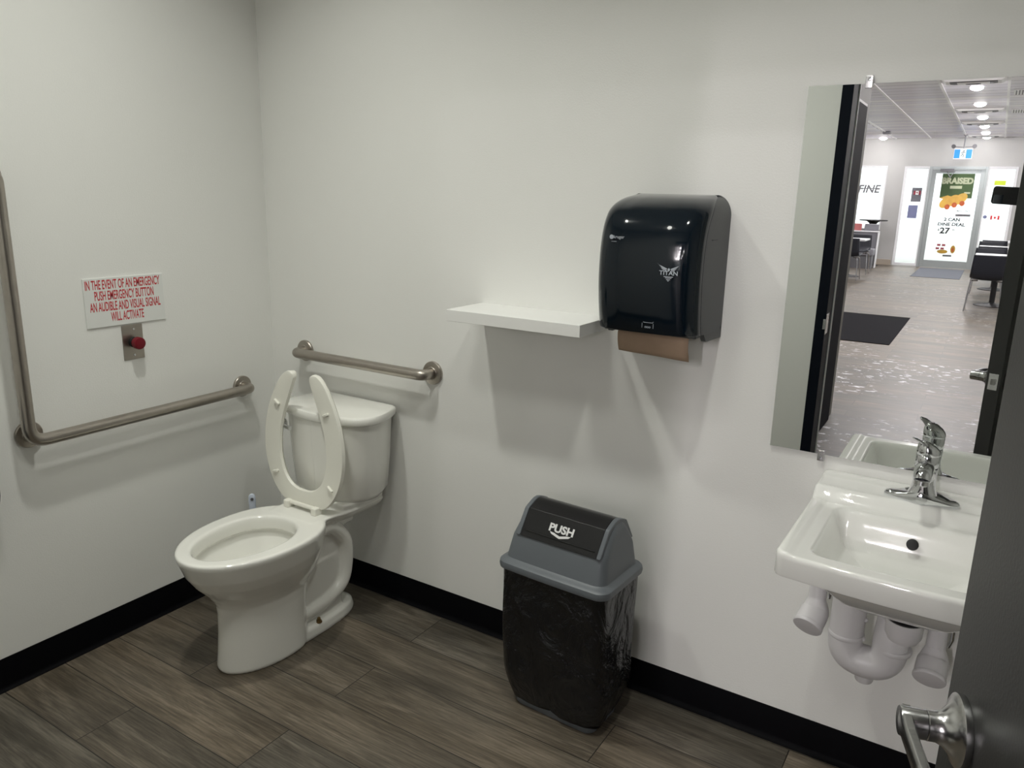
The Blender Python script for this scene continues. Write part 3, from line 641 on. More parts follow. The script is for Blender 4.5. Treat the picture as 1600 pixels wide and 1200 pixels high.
# lid: rolled rim, sloping hood with curved ends, black swing flap
ld = MB()
ld.loft([rrect(.174, .118, .03, z=.452, bow=.004), rrect(.179, .123, .034, z=.455, bow=.004), rrect(.181, .125, .036, z=.464, bow=.004), rrect(.179, .123, .034, z=.474, bow=.004), rrect(.174, .118, .03, z=.479, bow=.003),
         rrect(.168, .111, .03, z=.481, bow=.003), rrect(.163, .106, .03, z=.486, bow=.002), rrect(.154, .092, .026, z=.549, cx=.003), rrect(.152, .0875, .024, z=.558, cx=.004), rrect(.148, .070, .02, z=.582, cx=.006), rrect(.144, .047, .018, z=.612, cx=.008), rrect(.138, .030, .015, z=.628, cx=.009), rrect(.132, .012, .010, z=.634, cx=.010)])
hood = ld.build('lid', 'binlid', bn, smooth=30)
fp = MB()
front = [(.5555, .0935), (.590, .0715), (.6245, .0485), (.6365, .0210), (.6405, .008), (.6410, 0)]
def fx(z): return .124 + (.637 - z) * .0
top = [(z, -d) for z, d in front] + [(z, d) for z, d in reversed(front[:-1])]
fp.loft([[Vector((x, d, z + .0015)) for z, d in top] for x in (-.116, .130)])
flp = fp.build('swing_flap', 'flap', bn, smooth=20, bevel=.0012)
flp['label'] = 'black swing flap marked PUSH'
# frame around the flap
for sx_ in (-1, 1):
    fp = MB(); fp.loft([[Vector((.007 + sx_ * x, d * 1.03, z + .0025)) for z, d in top] for x in (.1235, .1375)]); fp.build('flap_cheek', 'binlid', bn, smooth=25, bevel=.003)
fp = MB(); fp.tube([(-.104, -.0850, .5725), (.120, -.0850, .5725)], .0016, 8); fp.build('flap_rib', 'flap', flp, smooth=40)
pt = MB(); d1 = Vector((0, .0450, .0690)).normalized(); p1 = Vector((.006, -.0725, .5895)); nn = Vector((0, -d1.z, d1.y))
text(pt, 'PUSH', .030, p1 + nn * .0022 - d1 * .001, (1, 0, 0), d1, .0006, 1.12, .0011)
arrow = [(-.028, -.004), (.028, -.004), (.021, -.008), (0, -.0155), (-.021, -.008)]
arrow = [(-.034, -.0030), (-.028, -.0090), (0, -.0170), (.028, -.0090), (.034, -.0030), (.020, -.0045), (0, -.0100), (-.020, -.0045)]
pt.prism(arrow, lambda q, d: p1 + Vector((q[0], 0, 0)) + d1 * q[1] + nn * (.0022 + d), -.0003, .0003)
pt.build('lettering', 'push', flp, smooth=0)

# ================================================================== SINK
SX = 2.297
sk = empty('wall_sink', (SX, 0, 0.80)); tag(sk, 'white wall-hung rectangular sink under the mirror', 'sink')
def sdr(x, y, hx, hy, r_):
    qx = abs(x) - hx + r_; qy = abs(y) - hy + r_
    return math.hypot(max(qx, 0), max(qy, 0)) + min(max(qx, qy), 0) - r_
def sstep(a, b_, t_):
    t_ = min(1, max(0, (t_ - a) / (b_ - a))); return t_ * t_ * (3 - 2 * t_)
HX, HY, CY = .229, .249, -.252
def ztop(x, y):
    z = 0.0 + .028 * sstep(-.150, -.118, y) + .006 * sstep(-.05, -.02, y)
    z += .004 * sstep(.19, .21, abs(x)) * (1 - sstep(-.16, -.12, y))          # raised side lip
    d = sdr(x, y + .318, .168, .144, .030)                                    # basin
    z -= .080 * sstep(0.004, -.038, d) + .030 * sstep(-.02, -.13, d)
    # overall outer rounding
    e = -sdr(x, y - CY, HX, HY, .018); r_ = .008
    if e < r_: z -= r_ - math.sqrt(max(0, r_ * r_ - (r_ - e) ** 2))
    return z
outl = rrect(HX, HY, .018, 0, CY, 0, n_=8)
# denser outline
den = []
for i, q in enumerate(outl):
    w_ = outl[(i + 1) % len(outl)]; k_ = max(1, int((w_ - q).length / .010))
    for k in range(k_): den.append(q.lerp(w_, k / k_))
C0 = Vector((0, -.318, 0)); loops = []
def bowf(q): return Vector((q.x, q.y - .012 * (1 - (q.x / HX) ** 2) * max(0, (-q.y - .25) / .25), 0))
for k in range(70):
    s_ = (k / 69); s_ = s_ ** 1.15 * .985
    L = []
    for q in den:
        g = q.lerp(C0, s_); z = ztop(g.x, g.y); g2 = bowf(g); L.append(Vector((g2.x, g2.y, z)))
    loops.append(L)
def uloop(f, z, hx=None):
    return [Vector((bowf(q.lerp(C0, f)).x, bowf(q.lerp(C0, f)).y, z)) for q in den]
under = [uloop(.80, -.150), uloop(.70, -.142), uloop(.55, -.122), uloop(.40, -.090), uloop(.22, -.060), uloop(.08, -.052), uloop(.03, -.0515), uloop(.006, -.050), uloop(0, -.046)]
sm = MB(); sm.loft(under + [[Vector((p_.x, p_.y, max(p_.z, -.012) if False else -.012)) for p_ in uloop(0, 0)]] + loops, True, True)
sm.build('basin', 'china_sink', sk, smooth=45)
mb = MB(); mb.lathe([(.0185, 0), (.0185, .003), (.014, .004), (.010, .002)], (.002, -.318, -.1095), (0, 0, 1), 24)
mb.build('drain', 'chrome', sk, smooth=40)
mb = MB(); nrm = Vector((0, -.86, .5)).normalized(); mb.lathe([(.0125, -.004), (.0125, .002), (.0095, .0028), (0, .0028)], (0.002, -.2075, -.037), nrm, 28)
tag(mb.build('overflow_hole', 'black', sk, smooth=40), 'dark round overflow opening')

# ================================================================== FAUCET
fa = empty('faucet', (2.297, -0.092, 0.828)); tag(fa, 'chrome single-lever faucet on the back ledge of the sink', 'faucet')
mb = MB()
def fbase(f, z):
    L = []
    for i in range(56):
        a = 2 * PI * i / 56; c_, s_ = math.cos(a), math.sin(a)
        x = .079 * math.copysign(abs(c_) ** (.9), c_); wv = .0215 + .008 * math.exp(-(x / .03) ** 2)
        y = wv * math.copysign(abs(s_) ** .75, s_) * (1 if abs(x) < .06 else 1)
        L.append(Vector((x * f, y * f, z * (1 + 1.1 * max(0, 1 - abs(x) / .060)))))
    return L
mb.loft([fbase(.98, 0), fbase(1, .002), fbase(1, .008), fbase(.96, .012), fbase(.86, .0145)])
mb.build('base_plate', 'chrome', fa, smooth=45)
mb = MB()
mb.loft([[Vector((hx * math.copysign(abs(math.cos(a)) ** p_, math.cos(a)), hy * math.copysign(abs(math.sin(a)) ** p_, math.sin(a)), z)) for a in [2 * PI * i / 40 for i in range(40)]] for hx, hy, z, p_ in
         ((.036, .028, .012, .7), (.031, .027, .020, .72), (.0255, .025, .034, .85), (.0240, .0240, .048, 1), (.0245, .0245, .066, 1), (.0245, .0245, .084, 1))])
mb.build('body', 'chrome', fa, smooth=50)
mb = MB(); sp_ = catmull([(0, .004, .062), (0, -.020, .074), (0, -.048, .089), (0, -.076, .097), (0, -.098, .094), (0, -.108, .083)], 5)
mb.tube(sp_, [.0235 - .0062 * (i / (len(sp_) - 1)) for i in range(len(sp_))], 28); mb.build('spout', 'chrome', fa, smooth=60)
mb = MB(); mb.lathe([(.0140, 0), (.0160, .002), (.0160, .010), (.012, .011), (.011, .007), (0, .007)], (0, -.108, .085), (0, -.15, -1), 28); mb.build('aerator', 'satin', fa, smooth=40)
hd = MB(); hl_ = []
for z, r_, sl in ((.085, .0232, 0), (.087, .0245, 0), (.100, .0247, 0), (.112, .0247, 0), (.1132, .0238, 0), (.1146, .0250, 0), (.122, .0250, .3), (.130, .0240, .7), (.1365, .020, 1.0), (.1405, .013, 1.2), (.142, .003, 1.2)):
    hl_.append([Vector((r_ * math.cos(a), r_ * math.sin(a), z - .010 * sl * math.sin(a) * (r_ / .0245))) for a in [2 * PI * i / 36 for i in range(36)]])
hd.loft(hl_); ho = hd.build('lever_handle', 'chrome', fa, smooth=45, rot=(0, 0, math.radians(-62)))
hd = MB(); hp = [(0, .002, .128), (0, -.016, .139), (0, -.028, .147), (0, -.038, .151)]
sec = []
for (x, y, z), hw, ht in zip(hp, (.019, .017, .0125, .007), (.009, .007, .005, .003)):
    sec.append([Vector((x + hw * math.cos(a), y - ht * .5 * math.sin(a), z + ht * math.sin(a))) for a in [2 * PI * i / 24 for i in range(24)]])
hd.loft(sec); hd.build('lever_tip', 'chrome', ho, smooth=60)

# ================================================================== PIPES UNDER THE SINK
tr_ = empty('drain_trap', (2.24, -0.14, 0.36)); tag(tr_, 'white vinyl covered drain trap hanging below the sink', 'drain pipe')
O = Vector((2.24, -.14, .36))
def P3(x, y, z): return Vector((x, y, z)) - O
mb = MB(); ub = fillet([P3(2.185, -.15, .640), P3(2.185, -.15, .415), P3(2.284, -.15, .415), P3(2.284, -.15, .52), P3(2.290, -.03, .56)], .052, 12)
mb.tube(ub, .0395, 28); mb.build('trap_cover', 'pvc', tr_, smooth=60)
for z_ in (.585, .470):
    MB().lathe([(.0400, 0), (.0415, .003), (.0415, .009), (.0400, .012)], P3(2.185, -.15, z_), (0, 0, 1), 28).build('sleeve_ring', 'pvc', tr_, smooth=40)
for z_ in (.465,):
    MB().lathe([(.0400, 0), (.0415, .003), (.0415, .009), (.0400, .012)], P3(2.290, -.15, z_), (0, 0, 1), 28).build('sleeve_ring', 'pvc', tr_, smooth=40)
MB().lathe([(.030, .012), (.022, 0), (.021, -.018), (.019, -.022), (0, -.022)], P3(2.238, -.15, .386), (0, 0, 1), 28).build('cleanout_cap', 'pvc', tr_, smooth=40)
mb = MB(); mb.tube(fillet([P3(2.185, -.15, .63), P3(2.23, -.20, .628), P3(2.305, -.285, .622)], .03, 6), .029, 24); mb.build('offset_arm', 'pvc', tr_, smooth=60)
mb = MB(); mb.lathe([(.018, -.036), (.030, -.032), (.037, -.018), (.038, .016), (.035, .016), (.033, 0)], P3(2.312, -.290, .607), (0, 0, 1), 32, cap1=False); cu_ = mb.build('drain_cup', 'pvc', tr_, smooth=40)
mb = MB(); mb.lathe([(.036, 0), (.036, .012), (.026, .016), (.024, .06)], P3(2.312, -.290, .614), (0, 0, 1), 28); tag(mb.build('drain_nut', 'black', tr_, smooth=40), 'black drain nut')
for k in range(2):
    MB().lathe([(.005, 0), (.006, .003), (.004, .007), (0, .008)], P3(2.222, -.155, .475 + .05 * k), (1, 0, 0), 14).build('fastener', 'pvc', tr_, smooth=40)
def valve_cover(x, zt, zc, tilt, label):
    o = empty('supply_valve_cover', (x, -.10, zc)); tag(o, label, 'pipe cover', 'white covers on the water supply valves')
    mb = MB(); d = Vector((tilt, -.80, -.55)).normalized()
    pth = catmull([Vector((0, 0, zt - zc)), Vector((0, 0, .075)), Vector((0, -.004, .045)), Vector((0, -.012, .020)), Vector((0, -.012, .020)) + d * .045], 4)
    nn_ = len(pth); mb.tube(pth, [.0215 if i < nn_ * .42 else .0215 + .0135 * min(1, (i - nn_ * .42) / (nn_ * .3)) for i in range(nn_)], 28)
    mb.build('sleeve', 'pvc', o, smooth=60)
    e_ = pth[-1]; mb = MB(); mb.lathe([(.0355, -.004), (.0365, -.002), (.0365, .004), (.0345, .0065), (.02, .009), (0, .0095)], e_, d, 32); mb.build('end_cap', 'pvc', o, smooth=40)
    mb = MB(); mb.tube([(.028, -.0, zt - zc + .02), (.030, .0, .08), (.026, .02, .05)], .005, 10); mb.lathe([(.009, 0), (.009, .02)], (.028, 0, .11), (0, 0, 1), 6)
    tag(mb.build('supply_pipe', 'chrome', o, smooth=40), 'chrome water supply tube')
valve_cover(2.103, .66, .470, -.16, 'white supply valve cover under the sink, nearer the waste bin')
valve_cover(2.376, .66, .428, -.05, 'white supply valve cover under the sink, nearer the door')

# ================================================================== MIRROR
YAW = 0.0065
mr = empty('wall_mirror', (1.9264, -0.0072, 0.8699), YAW); tag(mr, 'frameless rectangular mirror above the sink reflecting the dining room', 'mirror')
MW, MH = .61, .8925
MB().box(0, MW, -.003, -.0002, 0, MH).build('mirror_glass', 'mirror', mr, smooth=0)
MB().box(-.0002, MW + .0002, -.0001, .0012, -.0002, MH + .0002).build('backing', 'black', mr, smooth=0)
for x_, top_ in ((.132, 1), (.535, 1), (.128, 0), (.535, 0)):
    z_ = MH if top_ else 0; s_ = 1 if top_ else -1
    mb = MB(); za, zb = sorted((z_ - s_ * .010, z_ + s_ * .018)); mb.box(x_ - .008, x_ + .008, -.0055, -.0032, za, zb)
    za, zb = sorted((z_ + s_ * .0008, z_ + s_ * .018)); mb.box(x_ - .008, x_ + .008, -.0032, .002, za, zb)
    ck = mb.build('mirror_clip', 'satin', mr, bevel=.0015)
    MB().lathe([(.0045, 0), (.004, .0018), (0, .002)], (x_, -.0055, z_ + s_ * .010), (0, -1, 0), 14).build('screw', 'chrome', ck, smooth=30)

# ================================================================== WASHROOM CEILING LAMPS AND ADDED FILL LAMP
for x, y, wt, size, beam, lab in REST_LIGHTS:
    o = empty('ceiling_or_fill_lamp', (x, y, CEIL)); tag(o, lab, 'lamp', 'washroom ceiling lamps'); r_ = size / 2
    MB().lathe([(r_ - .010, -.001), (r_ + .030, -.001), (r_ + .033, -.005), (r_ + .030, -.010), (r_ + .005, -.012), (r_ - .007, -.008)], (0, 0, 0), (0, 0, 1), 40, cap0=False, cap1=False).build('trim_ring', 'white_trim', o, smooth=40)
    MB().lathe([(r_ - .005, -.004), (r_ - .005, -.006)], (0, 0, 0), (0, 0, 1), 32).build('lens', 'lens_wc' if size < .2 else 'lens_fill', o, smooth=0)
    L = bpy.data.lights.new('lamp_light', 'AREA'); L.shape = 'DISK'; L.size = size; L.spread = math.radians(beam); L.energy = wt; L.color = (.975, .985, .91)
    lo = bpy.data.objects.new('lamp_light', L); COL.objects.link(lo); lo.parent = o; lo.location = (0, 0, -.016)

# ================================================================== HALLWAY AND DINING ROOM (seen in the mirror)
FY = -18.9; DCEIL = 2.93
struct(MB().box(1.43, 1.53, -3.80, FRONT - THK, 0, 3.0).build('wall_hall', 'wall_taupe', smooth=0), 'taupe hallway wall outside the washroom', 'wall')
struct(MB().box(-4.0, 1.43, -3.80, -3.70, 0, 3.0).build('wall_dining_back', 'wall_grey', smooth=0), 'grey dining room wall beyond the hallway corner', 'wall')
d2 = empty('door_2', (1.53, -2.62, 0)); struct(d2, 'black door in the hallway wall seen in the mirror', 'door')
MB().box(-.01, .012, -1.0, 0, 0, 2.10).build('door_frame', 'white_trim', d2, smooth=0, bevel=.002)
MB().box(-.008, .016, -.985, -.02, .005, 2.082).build('panel', 'matte_door', d2, smooth=0, bevel=.002)
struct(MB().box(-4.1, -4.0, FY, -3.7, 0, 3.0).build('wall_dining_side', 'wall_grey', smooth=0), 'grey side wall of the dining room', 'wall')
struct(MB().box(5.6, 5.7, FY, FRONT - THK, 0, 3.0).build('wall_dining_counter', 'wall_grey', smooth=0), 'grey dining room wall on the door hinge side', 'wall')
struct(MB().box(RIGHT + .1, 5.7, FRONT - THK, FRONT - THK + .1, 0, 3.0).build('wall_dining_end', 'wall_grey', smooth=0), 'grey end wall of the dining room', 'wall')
struct(MB().box(-4.1, 5.7, FY - .3, FRONT - THK + .0, DCEIL, DCEIL + .06).build('ceiling_dining', 'slats', smooth=0), 'pale slatted ceiling of the dining room', 'ceiling')
# T-bars
gb = MB()
for x in (-2.10, -1.38, -.66, .06, .78, 1.51, 2.24, 2.96, 3.68): gb.box(x - .016, x + .016, FY, -3.9 if x < 1.5 else FRONT - THK, DCEIL - .012, DCEIL + .001)
for y in (-17.3,): gb.box(-4.0, 1.51, y - .014, y + .014, DCEIL - .011, DCEIL + .001)
struct(gb.build('trim_2', 'white_trim', smooth=0), 'white metal ceiling grid bars over the dining room', 'ceiling trim')
# entrance wall with a window and the glazed door system
WX0, WX1, WZ0, WZ1 = -1.45, -.035, .82, 2.31
GX0, GX1, GZ1 = .33, 2.60, 2.30
VX0, VX1 = 2.78, 4.6
fw = MB()
for a, b_, z0_, z1_ in ((-4.1, WX0, 0, 3), (WX0, WX1, 0, WZ0), (WX0, WX1, WZ1, 3), (WX1, GX0, 0, 3), (GX0, GX1, GZ1, 3), (GX1, VX0, 0, 3), (VX0, VX1, 0, WZ0), (VX0, VX1, WZ1, 3), (VX1, 5.7, 0, 3)):
    fw.box(a, b_, FY - .2, FY, z0_, z1_)
struct(fw.build('wall_entrance', 'wall_grey', smooth=0), 'pale grey entrance wall with window and glass door, seen in the mirror', 'wall')
struct(MB().box(WX1 + .001, GX0 - .03, FY, FY + .02, 0, .13).build('baseboard_entrance', 'beige_trim', bevel=.004), 'beige baseboard between window and glass door', 'baseboard')
def framebox(mb, x0, x1, z0, z1, w_, y0, y1):
    mb.box(x0, x0 + w_, y0, y1, z0, z1).box(x1 - w_, x1, y0, y1, z0, z1).box(x0 + w_, x1 - w_, y0, y1, z1 - w_, z1).box(x0 + w_, x1 - w_, y0, y1, z0, z0 + w_)
def window(i, x0, x1, z0, z1, lab, w_=.03, y0=FY - .06, y1=FY + .012, mt='alu_white'):
    o = empty('window_%d' % i, (0, 0, 0)); struct(o, lab, 'window')
    mb = MB(); framebox(mb, x0, x1, z0, z1, w_, y0, y1); mb.build('window_frame', mt, o, bevel=.003)
    MB().box(x0 + w_, x1 - w_, FY - .04, FY - .034, z0 + w_, z1 - w_).build('pane', 'glass', o, smooth=0); return o
window(1, WX0, WX1, WZ0, WZ1, 'white framed dining room window with FINE lettering')
window(4, VX0, VX1, WZ0, WZ1, 'white framed dining room window nearest the counter wall')
DX0, DX1 = .915, 1.975
window(2, GX0, DX0 - .03, 0.02, GZ1, 'tall sidelight window with two taped notices', .055, mt='alu_white')
window(3, DX1 + .03, GX1, 0.02, GZ1, 'tall sidelight window with small stickers', .055, mt='alu_white')
mb = MB().box(DX0 - .06, DX0, FY - .08, FY + .015, 0, GZ1).box(DX1, DX1 + .06, FY - .08, FY + .015, 0, GZ1).box(DX0, DX1, FY - .08, FY + .015, 2.245, GZ1)
struct(mb.build('trim_3', 'alu', bevel=.004), 'grey aluminium frame of the entrance door', 'door frame')
d3 = empty('door_3', (DX0, FY - .01, 0)); struct(d3, 'glass entrance door with grey frame and green poster, seen in the mirror', 'door')
DW = DX1 - DX0
mb = MB(); mb.box(0, .085, -.045, 0, .01, 2.24).box(DW - .085, DW, -.045, 0, .01, 2.24).box(.085, DW - .085, -.045, 0, 2.15, 2.24).box(.085, DW - .085, -.045, 0, .01, .17)
mb.build('door_frame', 'alu', d3, bevel=.004)
MB().box(.085, DW - .085, -.025, -.019, .17, 2.15).build('pane', 'glass', d3, smooth=0)
mb = MB(); mb.box(.60, .90, .02, .045, 1.195, 1.245).box(.62, .64, 0, .03, 1.21, 1.23).box(.86, .88, 0, .03, 1.21, 1.23); tag(mb.build('push_bar', 'vent', d3, bevel=.004), 'grey push plate handle')
mb = MB(); mb.box(.16, .44, 0, .055, 2.19, 2.25).tube([(.30, .03, 2.19), (.38, .10, 2.05)], .008, 8).tube([(.38, .10, 2.05), (.46, .02, 2.20)], .008, 8)
mb.build('door_closer', 'vent', d3, smooth=30)
# things stuck on the glass: they read from the street side, so the mirror shows them the right way round
def sheet(name, x0, x1, z0, z1, mt, label, cat, group=None, y=FY - .046):
    o = MB().box(x0, x1, y - .001, y, z0, z1).build(name, mt, smooth=0); tag(o, label, cat, group); return o
OUTX = (1, 0, 0); UP = (0, 0, 1)
def words(parent, name, items, mt, y):
    mb = MB()
    for s_, size, x, z, sq, bold in items: text(mb, s_, size, (x, y, z), OUTX, UP, .001, sq, bold)
    q = mb.build(name, mt, smooth=0); q.parent = parent; return q
PY = FY - .0315
ps = empty('poster', (0, 0, 0)); tag(ps, 'green and yellow food poster with BRAISED on the glass entrance door', 'poster')
MB().box(1.135, 1.785, PY - .001, PY, 1.600, 2.145).build('green_panel', 'poster_green', ps, smooth=0)
words(ps, 'headline', [('BRAISED', .180, 1.455, 1.925, .92, .010)], 'poster_cream', PY + .003)
MB().box(1.32, 1.56, PY + .001, PY + .003, 1.81, 1.875).build('headline_bar', 'poster_cream', ps, smooth=0)
mb = MB(); mb2 = MB()
for cx_, cz_ in ((1.30, 1.50), (1.44, 1.545), (1.59, 1.585)):
    mb.prism([(cx_ + .13 * math.cos(a) - .02, cz_ + .12 * math.sin(a) + .05 * math.cos(a)) for a in [2 * PI * i / 24 for i in range(24)]], lambda q, d: Vector((q[0], PY + .004 + .002 * cx_ + d, q[1])), -.0005, .0005)
    mb2.prism([(cx_ + .02 + .055 * math.cos(a), cz_ - .10 + .06 * math.sin(a)) for a in [2 * PI * i / 14 for i in range(14)]], lambda q, d: Vector((q[0], PY + .0095 + d, q[1])), -.0005, .0005)
mb.prism([(1.14, 1.60), (1.30, 1.66), (1.42, 1.62), (1.28, 1.55)], lambda q, d: Vector((q[0], PY + .0055 + d, q[1])), -.0005, .0005)
mb.build('food_picture', 'poster_yellow', ps, smooth=0); mb2.build('filling_picture', 'poster_orange', ps, smooth=0)
MB().box(1.62, 1.74, PY + .002, PY + .004, 1.70, 1.74).build('caption_bar', 'poster_cream', ps, smooth=0)
dl = empty('poster', (0, 0, 0)); tag(dl, 'price lettering 2 CAN DINE DEAL 27 on the glass entrance door, below the green poster', 'poster')
words(dl, 'lettering', [('2 CAN', .098, 1.46, 1.085, 1.15, .004), ('DINE DEAL', .098, 1.46, .975, 1.15, .004), ('27', .185, 1.345, .80, 1.1, .006), ('$', .070, 1.215, .86, 1.0, .001), ('99', .050, 1.52, .87, 1.0, .001), ('MENU  ONLY', .045, 1.66, 1.30, 1.0, .001)], 'poster_grey', PY + .002)
for x, z in ((1.27, .53), (1.37, .53), (1.25, .45), (1.35, .45)): MB().box(x - .035, x + .035, PY + .001, PY + .003, z - .022, z + .022).build('small_picture', 'notice_red', dl, smooth=0)
mb = MB(); mb.prism([(1.36 + .11 * math.cos(a), .38 + .045 * math.sin(a)) for a in [2 * PI * i / 20 for i in range(20)]], lambda q, d: Vector((q[0], PY + .002 + d, q[1])), -.0005, .0005)
mb.prism([(1.57 + .05 * math.cos(a), .44 + .09 * math.sin(a)) for a in [2 * PI * i / 20 for i in range(20)]], lambda q, d: Vector((q[0], PY + .002 + d, q[1])), -.0005, .0005)
mb.build('food_picture', 'poster_yellow', dl, smooth=0)
mb = MB(); mb.prism([(1.57 + .025 * math.cos(a), .43 + .05 * math.sin(a)) for a in [2 * PI * i / 16 for i in range(16)]], lambda q, d: Vector((q[0], PY + .0035 + d, q[1])), -.0005, .0005); mb.build('filling_picture', 'poster_orange', dl, smooth=0)
MB().box(1.38, 1.56, PY + .001, PY + .003, .27, .31).build('caption_bar', 'poster_grey', dl, smooth=0)
nt = empty('window_notice', (0, 0, 0)); tag(nt, 'grey notice with a dark red flag taped to the sidelight window', 'notice')
MB().box(.545, .755, PY - .001, PY, 1.50, 1.82).build('paper', 'notice', nt, smooth=0)
MB().box(.585, .735, PY + .001, PY + .003, 1.66, 1.75).build('flag_print', 'notice_red', nt, smooth=0)
MB().box(.628, .692, PY + .003, PY + .005, 1.66, 1.75).build('flag_centre', 'sign', nt, smooth=0)
MB().lathe([(.016, 0), (.016, .001)], (.66, PY + .005, 1.705), (0, 1, 0), 8).build('flag_emblem', 'notice_red', nt, smooth=0)
sheet('window_notice', .515, .715, 1.12, 1.42, 'notice_blue', 'pale blue notice taped below the grey notice on the sidelight window', 'notice', y=PY)
fn = MB(); text(fn, 'FINE', .255, (-.405, PY, 1.69), OUTX, UP, .002, .95, .006, align='CENTER', shear=.2)
fn.box(-.74, -.15, PY - .002, PY + .0, 1.778, 1.796)
tag(fn.build('window_lettering', 'poster_grey', smooth=0), 'dark slanted FINE lettering on the dining room window', 'lettering')
st_ = empty('window_sticker', (2.30, PY, 1.19)); tag(st_, 'small row of red and white stickers on the sidelight window by the phone', 'sticker')
MB().box(-.09, -.05, -.001, 0, -.045, .045).box(.05, .09, -.001, 0, -.045, .045).box(-.02, .02, -.001, 0, -.025, .025).build('red_print', 'red_print', st_, smooth=0)
mb = MB().lathe([(.04, 0), (.04, .001)], (2.105, PY, 1.20), (0, -1, 0), 20); tag(mb.build('window_sticker', 'notice_blue', smooth=30), 'small round grey-blue sticker on the sidelight window', 'sticker')
sheet('window_sticker', 2.18, 2.40, 1.90, 2.0, 'lime', 'lime yellow strip sticker high on the sidelight window', 'sticker', y=PY)
# exit sign hung from the ceiling
ex = empty('exit_sign', (1.515, -18.0, 2.53)); tag(ex, 'lit blue and white running-man exit sign hanging above the entrance door', 'exit sign')
MB().box(-.18, .18, -.03, .03, -.115, .115).build('housing', 'alu_white', ex, bevel=.006)
for s_ in (1, -1):
    yy = .031 * s_; a, b_ = sorted((yy, yy + .003 * s_))
    MB().box(-.165, -.06, a, b_, -.09, .09).build('lit_panel', 'exit_blue', ex, smooth=0); MB().box(.06, .165, a, b_, -.09, .09).build('lit_panel', 'exit_blue', ex, smooth=0)
    MB().box(-.055, .055, a, b_, -.098, .098).build('lit_doorway', 'exit_white', ex, smooth=0)
    mb = MB(); y_ = yy + .004 * s_
    mb.lathe([(.014, -.001), (.014, .001)], (.012, y_, .062), (0, s_, 0), 14)
    for A, B in (((.008, .045), (-.008, -.005)), ((-.008, -.005), (.018, -.030)), ((.018, -.030), (.008, -.070)), ((-.008, -.005), (-.022, -.040)), ((-.022, -.040), (-.040, -.048)), ((.008, .042), (-.022, .030)), ((-.022, .030), (-.034, .008)), ((.008, .042), (.030, .022)), ((.030, .022), (.042, .030))):
        mb.tube([(A[0], y_, A[1]), (B[0], y_, B[1])], .006, 6)
    mb.build('running_figure', 'poster_grey', ex, smooth=30)
MB().lathe([(.012, .115), (.012, .40)], (0, 0, 0), (0, 0, 1), 12).lathe([(.04, .385), (.04, .40)], (0, 0, 0), (0, 0, 1), 20).build('pole', 'vent', ex, smooth=30)
for s_ in (-1, 1):
    mb = MB(); mb.tube([(s_ * .02, 0, .14), (s_ * .17, 0, .150)], .008, 8); mb.lathe([(.02, -.02), (.045, .02), (.045, .03), (0, .03)], (s_ * .19, .01, .165), (s_ * .3, .8, -.3), 18)
    tag(mb.build('emergency_lamp_head', 'vent', ex, smooth=35), 'small grey emergency lamp head')
# downlights of the dining ceiling
def downlight(x, y, label=None, group='downlights in the dining room ceiling', src=[None]):
    if src[0] is None:
        o = empty('downlight', (x, y, DCEIL))
        MB().lathe([(.085, -.001), (.10, -.004), (.095, -.010), (.075, -.012)], (0, 0, 0), (0, 0, 1), 28, cap0=False, cap1=False).build('trim_ring', 'white_trim', o, smooth=40)
        MB().lathe([(.075, -.004), (.070, -.030), (.040, -.048), (0, -.054)], (0, 0, 0), (0, 0, 1), 24).build('lens', 'lens', o, smooth=50)
        src[0] = o
    else:
        o = copy_tree(src[0]); o.location = (x, y, DCEIL)
    tag(o, label or 'round lit downlight in the dining room ceiling', 'downlight', group)
spots = [(1.895, -9.85, 'lit downlight in the dining ceiling, nearest the mirror top edge'), (1.895, -11.80, 'lit downlight between the first and second ceiling diffusers'), (1.895, -13.9, 'lit downlight just past the second ceiling diffuser'),
         (1.895, -15.75, 'lit downlight just past the third ceiling diffuser'), (1.895, -17.35, 'lit downlight before the ceiling diffuser nearest the exit sign'), (1.895, -18.62, 'lit downlight right above the glass entrance door wall'), (-.18, -18.55, 'lit downlight above the FINE window')]
for x, y, lab in spots: downlight(x, y, lab)
for x, y in ((1.895, -7.9), (1.895, -5.95), (-.9, -15.5), (-.9, -11.5), (-.9, -7.5), (4.2, -15.5), (4.2, -11.5), (4.2, -7.5)):
    downlight(x, y, 'lit dining room downlight above the part of the floor hidden from the mirror', 'unseen dining downlights')
# square air diffusers
def diffuser(x, y, lab):
    o = empty('ceiling_diffuser', (x, y, DCEIL)); tag(o, lab, 'air diffuser', 'white air diffusers in the dining ceiling')
    for k, (h, dz) in enumerate(((.34, -.030), (.26, -.038), (.18, -.046), (.10, -.052))):
        mb = MB(); mb.loft([rrect(h, h * .55, .01, z=-.001 if k == 0 else dz + .010), rrect(h - .05, (h - .05) * .5, .01, z=dz)], False, True); mb.build('vane', 'white_trim' if k % 2 == 0 else 'vent', o, smooth=20)
for y, lab in ((-9.25, 'ceiling diffuser cut by the mirror top edge'), (-12.75, 'ceiling diffuser after the second downlight'), (-15.1, 'ceiling diffuser after the third downlight'), (-18.25, 'ceiling diffuser nearest the entrance wall')): diffuser(1.875, y, lab)
for y, lab in ((-10.6, 'slotted ceiling grille nearer the mirror top corner'), (-13.1, 'slotted ceiling grille farther along the ceiling')):
    g_ = empty('ceiling_grille', (2.60, y, DCEIL)); tag(g_, lab, 'grille', 'slotted grilles in the dining ceiling')
    MB().box(-.3, .3, -.26, .26, -.010, 0).build('plate', 'white_trim', g_, smooth=0)
    mb = MB()
    for k in range(17): mb.box(-.28 + k * .035, -.266 + k * .035, -.24, .24, -.013, -.009)
    mb.build('slots', 'vent', g_, smooth=0)
